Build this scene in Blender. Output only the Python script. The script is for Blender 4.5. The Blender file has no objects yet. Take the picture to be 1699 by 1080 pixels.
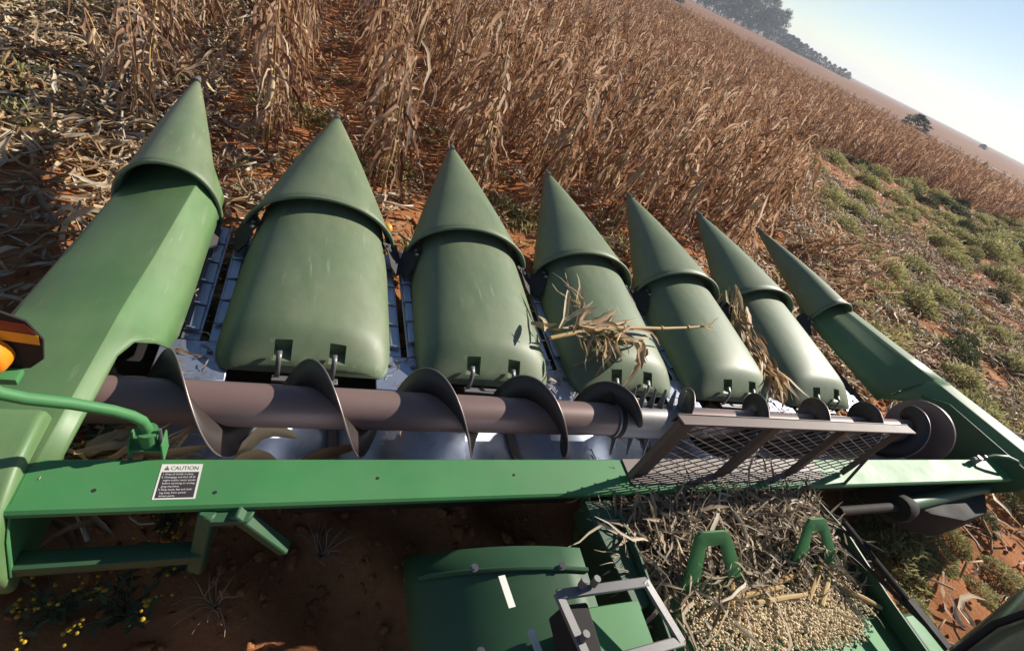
import bpy, bmesh, math, random
from mathutils import Vector, Matrix, Euler, noise
rnd = random.Random(11)
R = math.radians
scene = bpy.context.scene
COL = scene.collection

# ------------------------------------------------------------------ camera
cam_d = bpy.data.cameras.new('camera'); cam = bpy.data.objects.new('camera', cam_d); COL.objects.link(cam)
cam_d.sensor_width = 36.0; cam_d.lens = 17.375; cam_d.clip_start = 0.05; cam_d.clip_end = 4000
CAM = Vector((0.753, 0.0, 2.2))
right = Vector((0.9070, -0.2232, 0.3571)); down = Vector((0.1100, -0.6929, -0.7125)); fwd = Vector((0.4064, 0.6855, -0.6040))
right.normalize(); down = (down - right * down.dot(right)).normalized(); fwd = right.cross(down)
M = Matrix((right, -down, -fwd)).transposed().to_4x4(); M.translation = CAM
cam.matrix_world = M
scene.camera = cam

# ------------------------------------------------------------------ light
SUN_AZ = R(77)      # from +Y towards +X: ahead of the machine and to its right
SUN_EL = R(32)
w = bpy.data.worlds.new('World'); scene.world = w; w.use_nodes = True
nt = w.node_tree; bg = nt.nodes['Background']
sky = nt.nodes.new('ShaderNodeTexSky'); sky.sky_type = 'NISHITA'; sky.sun_disc = False
sky.sun_elevation = SUN_EL; sky.sun_rotation = SUN_AZ; sky.air_density = 1.0; sky.dust_density = 0.6; sky.ozone_density = 1.0; sky.altitude = 1400
nt.links.new(sky.outputs[0], bg.inputs[0]); bg.inputs[1].default_value = 0.060
sl = bpy.data.lights.new('sun', 'SUN'); sl.energy = 5.0; sl.angle = R(0.6); sl.color = (1.0, 0.93, 0.82)
so = bpy.data.objects.new('sun', sl); COL.objects.link(so); so.location = (20, 20, 30)
sd = Vector((math.cos(SUN_EL) * math.sin(SUN_AZ), math.cos(SUN_EL) * math.cos(SUN_AZ), math.sin(SUN_EL)))
so.rotation_euler = (-sd).to_track_quat('-Z', 'Y').to_euler()
vs = scene.view_settings; vs.view_transform = 'Standard'; vs.look = 'None'; vs.exposure = 0.70; vs.gamma = 1.0; vs.use_curve_mapping = False

# ------------------------------------------------------------------ materials
def nodes_of(name):
    m = bpy.data.materials.new(name); m.use_nodes = True
    t = m.node_tree; return m, t, t.nodes, t.links, t.nodes['Principled BSDF']
def ramp(n, stops):
    r = n.new('ShaderNodeValToRGB'); e = r.color_ramp.elements
    e[0].position, e[0].color = stops[0][0], (*stops[0][1], 1)
    e[1].position, e[1].color = stops[-1][0], (*stops[-1][1], 1)
    for p, c in stops[1:-1]:
        x = e.new(p); x.color = (*c, 1)
    return r
def tex(n, l, scale, detail=5, rough=0.6, coord='Object', mapping=None):
    tc = n.new('ShaderNodeTexCoord'); nz = n.new('ShaderNodeTexNoise')
    nz.inputs['Scale'].default_value = scale; nz.inputs['Detail'].default_value = detail; nz.inputs['Roughness'].default_value = rough
    src = tc.outputs[coord]
    if mapping:
        mp = n.new('ShaderNodeMapping'); mp.inputs['Scale'].default_value = mapping; l.new(src, mp.inputs[0]); src = mp.outputs[0]
    l.new(src, nz.inputs['Vector']); return nz
def bump(n, l, b, h, strength, dist):
    bp = n.new('ShaderNodeBump'); bp.inputs['Strength'].default_value = strength; bp.inputs['Distance'].default_value = dist
    l.new(h, bp.inputs['Height']); l.new(bp.outputs[0], b.inputs['Normal']); return bp
def paint(name, c, dust=(0.33, 0.26, 0.19), dust_amt=0.35, rough=0.45, metal=0.0, scratch=0.0, sc=3.0, streak=None, spec=0.5, rub=0.0):
    """painted / moulded surface with blotchy dust, scuffs and an uneven gloss"""
    m, t, n, l, b = nodes_of(name)
    a = tex(n, l, sc, 7, 0.65, mapping=streak)
    r1 = n.new('ShaderNodeMapRange'); r1.inputs[1].default_value = 0.38; r1.inputs[2].default_value = 0.72
    r1.inputs[3].default_value = 0.5 * dust_amt; r1.inputs[4].default_value = dust_amt; l.new(a.outputs[0], r1.inputs[0])
    v = tex(n, l, sc * 0.6, 3); rv = ramp(n, [(0.3, tuple(x * 0.85 for x in c)), (0.7, tuple(min(1, x * 1.12) for x in c))]); l.new(v.outputs[0], rv.inputs[0])
    mx = n.new('ShaderNodeMixRGB'); l.new(r1.outputs[0], mx.inputs[0]); l.new(rv.outputs[0], mx.inputs[1]); mx.inputs[2].default_value = (*dust, 1)
    out = mx.outputs[0]
    fine = tex(n, l, sc * 40, 3)
    if scratch:
        s = tex(n, l, sc * 9, 8, 0.75); rs = n.new('ShaderNodeMapRange'); rs.inputs[1].default_value = 0.66; rs.inputs[2].default_value = 0.72; rs.inputs[4].default_value = scratch
        l.new(s.outputs[0], rs.inputs[0]); m2 = n.new('ShaderNodeMixRGB'); l.new(rs.outputs[0], m2.inputs[0]); l.new(out, m2.inputs[1]); m2.inputs[2].default_value = (0.10, 0.075, 0.06, 1); out = m2.outputs[0]
    if rub:
        s3 = tex(n, l, 26, 6, 0.7, mapping=(1.0, 0.10, 1.0)); r3 = n.new('ShaderNodeMapRange'); r3.inputs[1].default_value = 0.60; r3.inputs[2].default_value = 0.74; r3.inputs[4].default_value = rub
        l.new(s3.outputs[0], r3.inputs[0]); m3 = n.new('ShaderNodeMixRGB'); l.new(r3.outputs[0], m3.inputs[0]); l.new(out, m3.inputs[1]); m3.inputs[2].default_value = (0.36, 0.36, 0.27, 1); out = m3.outputs[0]
    l.new(out, b.inputs['Base Color'])
    rr = n.new('ShaderNodeMapRange'); rr.inputs[3].default_value = rough * 0.8; rr.inputs[4].default_value = min(1, rough * 1.35); l.new(a.outputs[0], rr.inputs[0]); l.new(rr.outputs[0], b.inputs['Roughness'])
    b.inputs['Metallic'].default_value = metal; b.inputs['Specular IOR Level'].default_value = spec
    bump(n, l, b, fine.outputs[0], 0.12, 0.002)
    return m
MAT = {}
MAT['poly'] = paint('dusty_green_plastic', (0.062, 0.128, 0.056), (0.31, 0.285, 0.195), 0.42, 0.48, scratch=0.22, sc=7.0, streak=(1, 0.35, 1), rub=0.5)
MAT['poly_side'] = paint('dusty_green_panel', (0.050, 0.155, 0.045), (0.29, 0.28, 0.17), 0.32, 0.45, scratch=0.22, sc=6.0, streak=(1, 0.35, 1), rub=0.4)
MAT['green'] = paint('green_enamel', (0.018, 0.180, 0.045), (0.25, 0.24, 0.17), 0.22, 0.55, scratch=0.35, sc=4, spec=0.35)
MAT['green_dark'] = paint('green_enamel_worn_shaded', (0.014, 0.085, 0.034), (0.12, 0.10, 0.07), 0.25, 0.5, scratch=0.4, sc=5, spec=0.35)  # worn green, darkened so the colour carries the shade under the beam
MAT['steel'] = paint('polished_steel', (0.33, 0.38, 0.48), (0.20, 0.17, 0.15), 0.25, 0.40, metal=0.6, scratch=0.35, sc=6)
MAT['deck'] = paint('worn_deck_steel', (0.36, 0.42, 0.55), (0.22, 0.18, 0.15), 0.22, 0.34, metal=0.7, scratch=0.45, sc=9)
MAT['auger'] = paint('brown_auger_steel', (0.175, 0.115, 0.108), (0.26, 0.17, 0.14), 0.35, 0.42, metal=0.15, scratch=0.25, sc=4, streak=(0.4, 1, 1))
MAT['flight'] = paint('flight_steel', (0.024, 0.017, 0.016), (0.09, 0.055, 0.045), 0.15, 0.5, metal=0.0, scratch=0.3, sc=7)  # near-black base: shade of the sunless flight face put into the colour
MAT['edge'] = paint('bright_worn_edge', (0.36, 0.30, 0.28), (0.2, 0.13, 0.1), 0.4, 0.4, metal=0.7, sc=9)
MAT['rubber'] = paint('black_rubber', (0.012, 0.012, 0.013), (0.1, 0.08, 0.06), 0.12, 0.65)
MAT['black'] = paint('black_steel', (0.016, 0.016, 0.017), (0.10, 0.075, 0.055), 0.18, 0.7, spec=0.2)
MAT['brown'] = paint('brown_guard_paint', (0.075, 0.046, 0.040), (0.30, 0.22, 0.18), 0.30, 0.55, scratch=0.3, sc=6)
MAT['wire'] = paint('dark_wire', (0.055, 0.038, 0.032), (0.2, 0.14, 0.1), 0.3, 0.5, metal=0.3, sc=20)
MAT['amber'] = paint('amber_lens', (0.85, 0.24, 0.01), (0.6, 0.3, 0.1), 0.12, 0.18)
MAT['yellow'] = paint('yellow_reflector', (0.75, 0.36, 0.015), (0.4, 0.25, 0.1), 0.2, 0.4)
MAT['red'] = paint('dark_red_reflector', (0.16, 0.012, 0.01), (0.15, 0.08, 0.06), 0.2, 0.4)
MAT['white'] = paint('white_vinyl', (0.60, 0.59, 0.54), (0.4, 0.34, 0.26), 0.15, 0.4)
MAT['ink'] = paint('black_ink', (0.03, 0.022, 0.03), (0.1, 0.08, 0.07), 0.1, 0.45)
MAT['melon'] = paint('yellow_melon_skin', (0.62, 0.34, 0.03), (0.4, 0.2, 0.08), 0.25, 0.45, sc=20)
MAT['grey'] = paint('grey_steel', (0.17, 0.17, 0.18), (0.16, 0.13, 0.10), 0.3, 0.42, metal=0.4, scratch=0.4, sc=8)

def leafmat(name, stops, trans=0.3, sc=9.0):
    """dry or green leaf: tone by leaf (attribute tint) and plant, light passing through"""
    m, t, n, l, b = nodes_of(name)
    at = n.new('ShaderNodeAttribute'); at.attribute_name = 'tint'
    oi = n.new('ShaderNodeObjectInfo'); nz = tex(n, l, sc, 4)
    a1 = n.new('ShaderNodeMath'); a1.operation = 'MULTIPLY_ADD'; l.new(oi.outputs['Random'], a1.inputs[0]); a1.inputs[1].default_value = 0.22; l.new(at.outputs['Fac'], a1.inputs[2])
    a2 = n.new('ShaderNodeMath'); a2.operation = 'MULTIPLY_ADD'; l.new(nz.outputs[0], a2.inputs[0]); a2.inputs[1].default_value = 0.5; l.new(a1.outputs[0], a2.inputs[2])
    a3 = n.new('ShaderNodeMath'); a3.operation = 'SUBTRACT'; l.new(a2.outputs[0], a3.inputs[0]); a3.inputs[1].default_value = 0.36
    r = ramp(n, stops); l.new(a3.outputs[0], r.inputs[0]); l.new(r.outputs[0], b.inputs['Base Color']); b.inputs['Roughness'].default_value = 0.62
    b.inputs['Specular IOR Level'].default_value = 0.35
    tr = n.new('ShaderNodeBsdfTranslucent'); l.new(r.outputs[0], tr.inputs[0]); mx = n.new('ShaderNodeMixShader'); mx.inputs[0].default_value = trans
    l.new(b.outputs[0], mx.inputs[1]); l.new(tr.outputs[0], mx.inputs[2]); l.new(mx.outputs[0], n['Material Output'].inputs[0])
    return m
MAT['dry'] = leafmat('dry_corn_leaf', [(0.0, (0.12, 0.050, 0.024)), (0.3, (0.25, 0.122, 0.066)), (0.6, (0.43, 0.255, 0.150)), (0.85, (0.64, 0.46, 0.32)), (1.0, (0.76, 0.61, 0.46))], 0.40)
MAT['stalk'] = leafmat('dry_corn_stalk', [(0.0, (0.16, 0.085, 0.03)), (0.5, (0.36, 0.22, 0.08)), (1.0, (0.50, 0.36, 0.16))], 0.0, 14)
MAT['husk'] = leafmat('dry_husk', [(0.0, (0.14, 0.075, 0.035)), (0.35, (0.33, 0.20, 0.10)), (0.65, (0.52, 0.36, 0.19)), (1.0, (0.68, 0.55, 0.36))])
MAT['straw'] = leafmat('grey_straw', [(0.0, (0.11, 0.085, 0.055)), (0.4, (0.27, 0.20, 0.13)), (0.75, (0.46, 0.36, 0.25)), (1.0, (0.60, 0.52, 0.40))], 0.25)
MAT['weed'] = leafmat('olive_weed', [(0.0, (0.12, 0.125, 0.05)), (0.4, (0.29, 0.28, 0.11)), (0.75, (0.46, 0.42, 0.19)), (1.0, (0.58, 0.53, 0.31))], 0.45)
MAT['weed_dark'] = leafmat('dark_weed', [(0.0, (0.040, 0.055, 0.026)), (0.5, (0.085, 0.115, 0.050)), (1.0, (0.17, 0.19, 0.085))], 0.25)
MAT['flower'] = leafmat('yellow_flower', [(0.0, (0.30, 0.19, 0.01)), (1.0, (0.62, 0.44, 0.03))], 0.3)
MAT['kernel'] = leafmat('corn_kernel', [(0.0, (0.55, 0.41, 0.23)), (0.5, (0.72, 0.58, 0.37)), (1.0, (0.84, 0.73, 0.54))], 0.0, 30)
MAT['tree'] = leafmat('tree_foliage', [(0.0, (0.018, 0.030, 0.018)), (0.5, (0.040, 0.060, 0.035)), (1.0, (0.085, 0.10, 0.06))], 0.2, 0.6)
MAT['glass'] = paint('olive_tinted_glass', (0.10, 0.115, 0.070), (0.30, 0.29, 0.22), 0.35, 0.16, sc=3, spec=0.8)
MAT['bark'] = paint('bark', (0.10, 0.08, 0.06), (0.2, 0.17, 0.13), 0.3, 0.9)

def soilmat():
    m, t, n, l, b = nodes_of('red_soil')
    big = tex(n, l, 0.35, 6, 0.6); mid = tex(n, l, 3.0, 8, 0.7); fin = tex(n, l, 30, 8, 0.75)
    r1 = ramp(n, [(0.25, (0.19, 0.072, 0.030)), (0.5, (0.36, 0.145, 0.058)), (0.75, (0.50, 0.23, 0.10))]); 
    s = n.new('ShaderNodeMath'); s.operation = 'MULTIPLY_ADD'; l.new(mid.outputs[0], s.inputs[0]); s.inputs[1].default_value = 0.6
    s2 = n.new('ShaderNodeMath'); s2.operation = 'MULTIPLY'; l.new(fin.outputs[0], s2.inputs[0]); s2.inputs[1].default_value = 0.4
    l.new(s2.outputs[0], s.inputs[2]); l.new(s.outputs[0], r1.inputs[0])
    # zones by place: dry grassland past the corn, weedy bank to the right
    g = n.new('ShaderNodeNewGeometry'); sep = n.new('ShaderNodeSeparateXYZ'); l.new(g.outputs['Position'], sep.inputs[0])
    dot = n.new('ShaderNodeVectorMath'); dot.operation = 'DOT_PRODUCT'; l.new(g.outputs['Position'], dot.inputs[0]); dot.inputs[1].default_value = (0.915, 0.403, 0)
    mr = n.new('ShaderNodeMapRange'); mr.inputs[1].default_value = 46; mr.inputs[2].default_value = 52; l.new(dot.outputs['Value'], mr.inputs[0])
    gz = tex(n, l, 0.12, 12, 0.78, mapping=(1, 0.4, 1)); rg = ramp(n, [(0.3, (0.12, 0.050, 0.026)), (0.5, (0.20, 0.092, 0.048)), (0.7, (0.26, 0.14, 0.076))]); l.new(gz.outputs[0], rg.inputs[0])
    mx = n.new('ShaderNodeMixRGB'); l.new(mr.outputs[0], mx.inputs[0]); l.new(r1.outputs[0], mx.inputs[1]); l.new(rg.outputs[0], mx.inputs[2])
    l.new(mx.outputs[0], b.inputs['Base Color']); b.inputs['Roughness'].default_value = 0.95; b.inputs['Specular IOR Level'].default_value = 0.15
    bump(n, l, b, s.outputs[0], 0.7, 0.05)
    return m
MAT['soil'] = soilmat()

# ------------------------------------------------------------------ helpers
def mesh(name, verts, faces, mat=None, smooth=True, sharp=35, tint=None):
    me = bpy.data.meshes.new(name); me.from_pydata([tuple(v) for v in verts], [], faces); me.update()
    if smooth:
        me.polygons.foreach_set('use_smooth', [True] * len(me.polygons))
        if sharp: me.set_sharp_from_angle(angle=R(sharp))
    if mat: me.materials.append(MAT[mat])
    if tint is not None:
        a = me.attributes.new('tint', 'FLOAT', 'POINT'); a.data.foreach_set('value', tint)
    return me
def link(name, data, parent=None, loc=None):
    o = bpy.data.objects.new(name, data); COL.objects.link(o)
    if loc is not None: o.location = loc
    if parent is not None:
        o.parent = parent
        base = parent
        T = Vector((0, 0, 0))
        while base: T += WORLD0.get(base.name, Vector((0, 0, 0))); base = base.parent
        # parts are authored in world coordinates: undo the location of the Empty
        root = parent
        while root.parent: root = root.parent
        if parent.parent is None: o.matrix_parent_inverse = Matrix.Translation(-Vector(root.location))
        else: o.matrix_parent_inverse = Matrix.Translation(-Vector(parent.location))
    return o
WORLD0 = {}
def tag(o, label, cat, group=None, kind=None):
    o['label'] = label; o['category'] = cat
    if group: o['group'] = group
    if kind: o['kind'] = kind
    return o
def thing(name, label, cat, loc=(0, 0, 0), group=None):
    o = bpy.data.objects.new(name, None); o.empty_display_size = 0.1; COL.objects.link(o); o.location = loc
    return tag(o, label, cat, group)
class MB:
    def __init__(s): s.v = []; s.f = []; s.t = []
    def add(s, v, f, tint=0.5):
        k = len(s.v); s.v += [tuple(p) for p in v]; s.f += [tuple(i + k for i in q) for q in f]; s.t += [tint] * len(v); return s
    def box(s, x0, x1, y0, y1, z0, z1):
        return s.add([(x, y, z) for x in (x0, x1) for y in (y0, y1) for z in (z0, z1)], [(0, 1, 3, 2), (4, 6, 7, 5), (0, 4, 5, 1), (2, 3, 7, 6), (0, 2, 6, 4), (1, 5, 7, 3)])
    def obox(s, c, size, rot):
        h = Vector(size) / 2; m = rot.to_matrix() if isinstance(rot, Euler) else rot
        v = [Vector(c) + m @ Vector((a * h.x, b * h.y, d * h.z)) for a in (-1, 1) for b in (-1, 1) for d in (-1, 1)]
        return s.add(v, [(0, 1, 3, 2), (4, 6, 7, 5), (0, 4, 5, 1), (2, 3, 7, 6), (0, 2, 6, 4), (1, 5, 7, 3)])
    def tube(s, pts, rad, n=8, cap=True, tint=0.5):
        pts = [Vector(p) for p in pts]; rs = rad if isinstance(rad, (list, tuple)) else [rad] * len(pts)
        v = []; f = []; prev = None
        for i, p in enumerate(pts):
            d = (pts[min(i + 1, len(pts) - 1)] - pts[max(i - 1, 0)]).normalized()
            if prev is None:
                u = d.cross(Vector((0, 0, 1)) if abs(d.z) < 0.9 else Vector((1, 0, 0))).normalized()
            else: u = (prev - d * prev.dot(d)).normalized()
            prev = u; q = d.cross(u)
            for k in range(n):
                a = 2 * math.pi * k / n; v.append(p + (u * math.cos(a) + q * math.sin(a)) * rs[i])
        for i in range(len(pts) - 1):
            for k in range(n): f.append((i * n + k, i * n + (k + 1) % n, (i + 1) * n + (k + 1) % n, (i + 1) * n + k))
        if cap: f.append(tuple(range(n - 1, -1, -1))); f.append(tuple((len(pts) - 1) * n + k for k in range(n)))
        return s.add(v, f, tint)
    def prism(s, poly, axis, a, b):
        """poly in the plane across `axis`, extruded from a to b"""
        def P(p, t): return {'x': (t, p[0], p[1]), 'y': (p[0], t, p[1]), 'z': (p[0], p[1], t)}[axis]
        n = len(poly); v = [P(p, a) for p in poly] + [P(p, b) for p in poly]
        return s.add(v, [tuple(range(n - 1, -1, -1)), tuple(range(n, 2 * n))] + [(i, (i + 1) % n, (i + 1) % n + n, i + n) for i in range(n)])
    def ribbon(s, pts, ups, wid, tint=0.5, fold=0.25):
        """leaf blade along pts: three points across, folded at the midrib"""
        v = []; f = []
        for i, p in enumerate(pts):
            d = (pts[min(i + 1, len(pts) - 1)] - pts[max(i - 1, 0)]); d = d.normalized() if d.length > 1e-6 else Vector((0, 0, 1))
            u = ups[i] - d * ups[i].dot(d); u = u.normalized() if u.length > 1e-4 else Vector((1, 0, 0)); sd = d.cross(u)
            v += [p + sd * wid[i] + u * wid[i] * fold, p, p - sd * wid[i] + u * wid[i] * fold]
        for i in range(len(pts) - 1):
            a = i * 3; f += [(a, a + 1, a + 4, a + 3), (a + 1, a + 2, a + 5, a + 4)]
        return s.add(v, f, tint)
    def mesh(s, name, mat, smooth=True, sharp=35, tint=False): return mesh(name, s.v, s.f, mat, smooth, sharp, s.t if tint else None)
def recalc(me):
    bm = bmesh.new(); bm.from_mesh(me); bmesh.ops.recalc_face_normals(bm, faces=bm.faces); bm.to_mesh(me); bm.free(); return me
def bevel(me, w, seg=2, ang=30):
    bm = bmesh.new(); bm.from_mesh(me); bmesh.ops.recalc_face_normals(bm, faces=bm.faces)
    ed = [e for e in bm.edges if len(e.link_faces) == 2 and e.calc_face_angle(0) > R(ang)]
    if ed: bmesh.ops.bevel(bm, geom=ed, offset=w, segments=seg, profile=0.6, affect='EDGES', clamp_overlap=True)
    bm.to_mesh(me); bm.free()
    me.polygons.foreach_set('use_smooth', [True] * len(me.polygons)); me.set_sharp_from_angle(angle=R(40)); return me
def solid(o, t, off=-1):
    m = o.modifiers.new('solid', 'SOLIDIFY'); m.thickness = t; m.offset = off; return o
def bolt_mesh():
    b = MB(); v = []; f = []
    b.tube([(0, 0, 0), (0, 0, 0.003)], 0.014, 12); b.tube([(0, 0, 0.003), (0, 0, 0.010)], 0.0085, 6)
    return b.mesh('bolt', 'grey', True, 30)
BOLT = bolt_mesh()
def lerp(a, b, t): return a + (b - a) * t
def interp(tab, y):
    if y <= tab[0][0]: return tab[0][1:]
    for p, q in zip(tab, tab[1:]):
        if y <= q[0]:
            t = (y - p[0]) / (q[0] - p[0]); return tuple(lerp(a, b, t) for a, b in zip(p[1:], q[1:]))
    return tab[-1][1:]

def scatter(name, pts, rots, scls, idx, protos, label, cat):
    """uncountable mass: one object whose points carry copies of a few source meshes"""
    col = bpy.data.collections.new(name + '_source')
    for i, me in enumerate(protos):
        o = bpy.data.objects.new('%s_source_%02d' % (name, i), me); col.objects.link(o)
    me = bpy.data.meshes.new(name); me.from_pydata([tuple(p) for p in pts], [], [])
    a = me.attributes.new('rot', 'FLOAT_VECTOR', 'POINT'); a.data.foreach_set('vector', [c for r in rots for c in r])
    a = me.attributes.new('scl', 'FLOAT', 'POINT'); a.data.foreach_set('value', scls)
    a = me.attributes.new('idx', 'INT', 'POINT'); a.data.foreach_set('value', idx)
    g = bpy.data.node_groups.new(name + '_nodes', 'GeometryNodeTree')
    g.interface.new_socket('Geometry', in_out='INPUT', socket_type='NodeSocketGeometry'); g.interface.new_socket('Geometry', in_out='OUTPUT', socket_type='NodeSocketGeometry')
    n = g.nodes; l = g.links; gi = n.new('NodeGroupInput'); go = n.new('NodeGroupOutput')
    ci = n.new('GeometryNodeCollectionInfo'); ci.inputs['Collection'].default_value = col; ci.inputs['Separate Children'].default_value = True; ci.inputs['Reset Children'].default_value = True
    ip = n.new('GeometryNodeInstanceOnPoints'); ip.inputs['Pick Instance'].default_value = True
    def na(nm, ty):
        x = n.new('GeometryNodeInputNamedAttribute'); x.data_type = ty; x.inputs['Name'].default_value = nm; return x.outputs['Attribute']
    l.new(gi.outputs[0], ip.inputs['Points']); l.new(ci.outputs[0], ip.inputs['Instance'])
    l.new(na('idx', 'INT'), ip.inputs['Instance Index']); l.new(na('rot', 'FLOAT_VECTOR'), ip.inputs['Rotation']); l.new(na('scl', 'FLOAT'), ip.inputs['Scale'])
    l.new(ip.outputs[0], go.inputs[0])
    o = bpy.data.objects.new(name, me); COL.objects.link(o); md = o.modifiers.new('scatter', 'NODES'); md.node_group = g
    return tag(o, label, cat, kind='stuff')

INV = M.inverted()
def pix(p):
    """picture position (1699 x 1080) of a point, to keep plants to what the place shows"""
    c = INV @ Vector(p)
    if c.z > -0.05: return None
    return (850 + 820 * c.x / -c.z, 540 - 820 * c.y / -c.z)
def inview(p, m=150):
    q = pix(p); return q is not None and -m < q[0] < 1699 + m and -m < q[1] < 1080 + m

# ------------------------------------------------------------------ ground
def gheight(x, y):
    d = math.hypot(x - 1, y - 2)
    k = max(0.0, 1 - d / 40)
    h = noise.fractal(Vector((x * 1.7, y * 1.7, 3)), 1.0, 2.0, 4) * 0.035 * k
    h += noise.fractal(Vector((x * 0.25, y * 0.25, 9)), 1.0, 2.0, 3) * 0.05 * k
    if x > -0.2 and d < 40: h += 0.03 * math.cos((x - 0.45) / 0.9 * 2 * math.pi) * k       # low ridges along the crop rows
    if 0.15 < y < 1.6 and -2.5 < x < 1.9: h += 0.05 * max(-0.4, math.sin((x * 0.75 + y * 0.75) * 13)) + noise.noise(Vector((x * 6, y * 6, 1))) * 0.04   # tyre-broken clods
    return h - 0.02
def axis(a, b, step, far):
    v = [a + i * step for i in range(int((b - a) / step) + 1)]
    s = step; lo = []; x = a
    while x > -far: s *= 1.22; x -= s; lo.append(x)
    s = step; hi = []; x = v[-1]
    while x < far: s *= 1.22; x += s; hi.append(x)
    return lo[::-1] + v + hi
gx = axis(-4, 14, 0.06, 1500); gy = axis(-1, 11, 0.06, 1500)
gv = [(x, y, gheight(x, y)) for y in gy for x in gx]; nx = len(gx)
gf = [(j * nx + i, j * nx + i + 1, (j + 1) * nx + i + 1, (j + 1) * nx + i) for j in range(len(gy) - 1) for i in range(nx - 1)]
ground = link('ground', mesh('ground', gv, gf, 'soil', True, None)); ground['kind'] = 'structure'

# ------------------------------------------------------------------ corn header
HL = Vector((2.65, 1.0, 0.0))
head = thing('corn_header', 'six-row green corn header with pointed dividers, cross auger and mesh guard', 'corn header', HL)
S = 0.9
def arch(hw, zt, zb, n=2.3, m=25, cx=0.0):
    out = []
    for i in range(m):
        a = math.pi * (1 - i / (m - 1)); c, s_ = math.cos(a), math.sin(a)
        out.append((cx + hw * math.copysign(abs(c) ** (2 / n), c), zb + (zt - zb) * abs(s_) ** (2 / n)))
    return out
def loft(rings, close=False):
    m = len(rings[0]); v = [p for r in rings for p in r]; f = []
    for i in range(len(rings) - 1):
        for k in range(m - 1 + (1 if close else 0)):
            f.append((i * m + k, i * m + (k + 1) % m, (i + 1) * m + (k + 1) % m, (i + 1) * m + k))
    return v, f
def snout_mesh(hw, cx, zl, n=2.25, nm='snout'):
    rings = []
    for i in range(21):
        u = max(0.028, i / 20); y = 3.95 - 1.35 * u
        w_ = 0.006 + (hw - 0.006) * u ** 0.92
        zt = 0.612 + (zl[0] - 0.612) * u + 0.022 * math.sin(math.pi * u)
        zb = 0.588 + (zl[1] - 0.588) * u
        rings.append([(x, y, z) for x, z in arch(w_, zt, zb, n, 25, cx * u)])
    v, f = loft(rings); return recalc(mesh(nm, v, f, 'poly', True, 50))
def rim_mesh(hw, cx, zl, n=2.25):
    b = MB(); a = arch(hw + 0.004, zl[0] + 0.002, zl[1], n, 33, cx)
    b.tube([(x, 2.598, z) for x, z in a], 0.010, 8); return b.mesh('rim', 'poly', True, 60)
TIPM = MB().tube([(0, 3.87, 0.603), (0, 3.925, 0.604), (0, 3.965, 0.600), (0, 3.985, 0.595)], [0.026, 0.021, 0.013, 0.004], 12).mesh('tip_cap', 'grey', True, 60)
TB = MB().tube([(0, 3.845, 0.628), (0, 3.847, 0.636)], 0.011, 6).mesh('tip_bolt', 'black', True, 30)
SN = snout_mesh(0.408, -0.03, (0.672, 0.39), 2.0); RIM = rim_mesh(0.408, -0.03, (0.672, 0.39), 2.0)
SNE = snout_mesh(0.235, 0.11, (0.69, 0.40), 2.2, 'end_snout'); RIME = rim_mesh(0.235, 0.11, (0.69, 0.40), 2.2)
SNR = snout_mesh(0.225, 0.01, (0.68, 0.40), 2.2, 'end_snout'); RIMR = rim_mesh(0.225, 0.01, (0.68, 0.40), 2.2)
# rubber flap beside each snout mouth
def flap_mesh(s):
    b = MB(); poly = [(0.33, 2.56), (0.36, 2.64), (0.425, 2.62), (0.452, 2.54), (0.448, 2.43), (0.42, 2.39), (0.385, 2.43), (0.36, 2.52)]
    poly = [(s * p[0] - 0.025, p[1]) for p in poly]
    n = len(poly); zz = [0.475, 0.47, 0.43, 0.39, 0.375, 0.38, 0.41, 0.455]
    v = [(p[0], p[1], z) for p, z in zip(poly, zz)] + [(p[0], p[1], z - 0.012) for p, z in zip(poly, zz)]
    b.add(v, [tuple(range(n)), tuple(range(2 * n - 1, n - 1, -1))] + [(i, (i + 1) % n, (i + 1) % n + n, i + n) for i in range(n)])
    return recalc(b.mesh('ear_flap', 'rubber', True, 30))
FLAP = {s: flap_mesh(s) for s in (-1, 1)}
for t in range(7):
    d = SNE if t == 0 else SNR if t == 6 else SN
    s = link('snout', d, head, (S * t, 0, 0)); solid(s, 0.010)
    link('rim', RIME if t == 0 else RIMR if t == 6 else RIM, s, (S * t, 0, 0)); link('tip_cap', TIPM, s, (S * t, 0, 0)); link('tip_bolt', TB, s, (S * t, 0, 0))
    for sg in (-1, 1):
        if (t == 0 and sg < 0) or (t == 6 and sg > 0): continue
        off = S * t + (-0.07 if t == 0 else 0.07 if t == 6 else 0)
        link('ear_flap', FLAP[sg], s, (off, 0, 0))
        for q in range(2):
            o = link('flap_bolt', BOLT, s, (off + sg * 0.368 - 0.025, 2.555 - 0.045 * q, 0.468)); o.rotation_euler = (0, sg * 0.5, 0); o.scale = (0.8,) * 3

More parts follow.
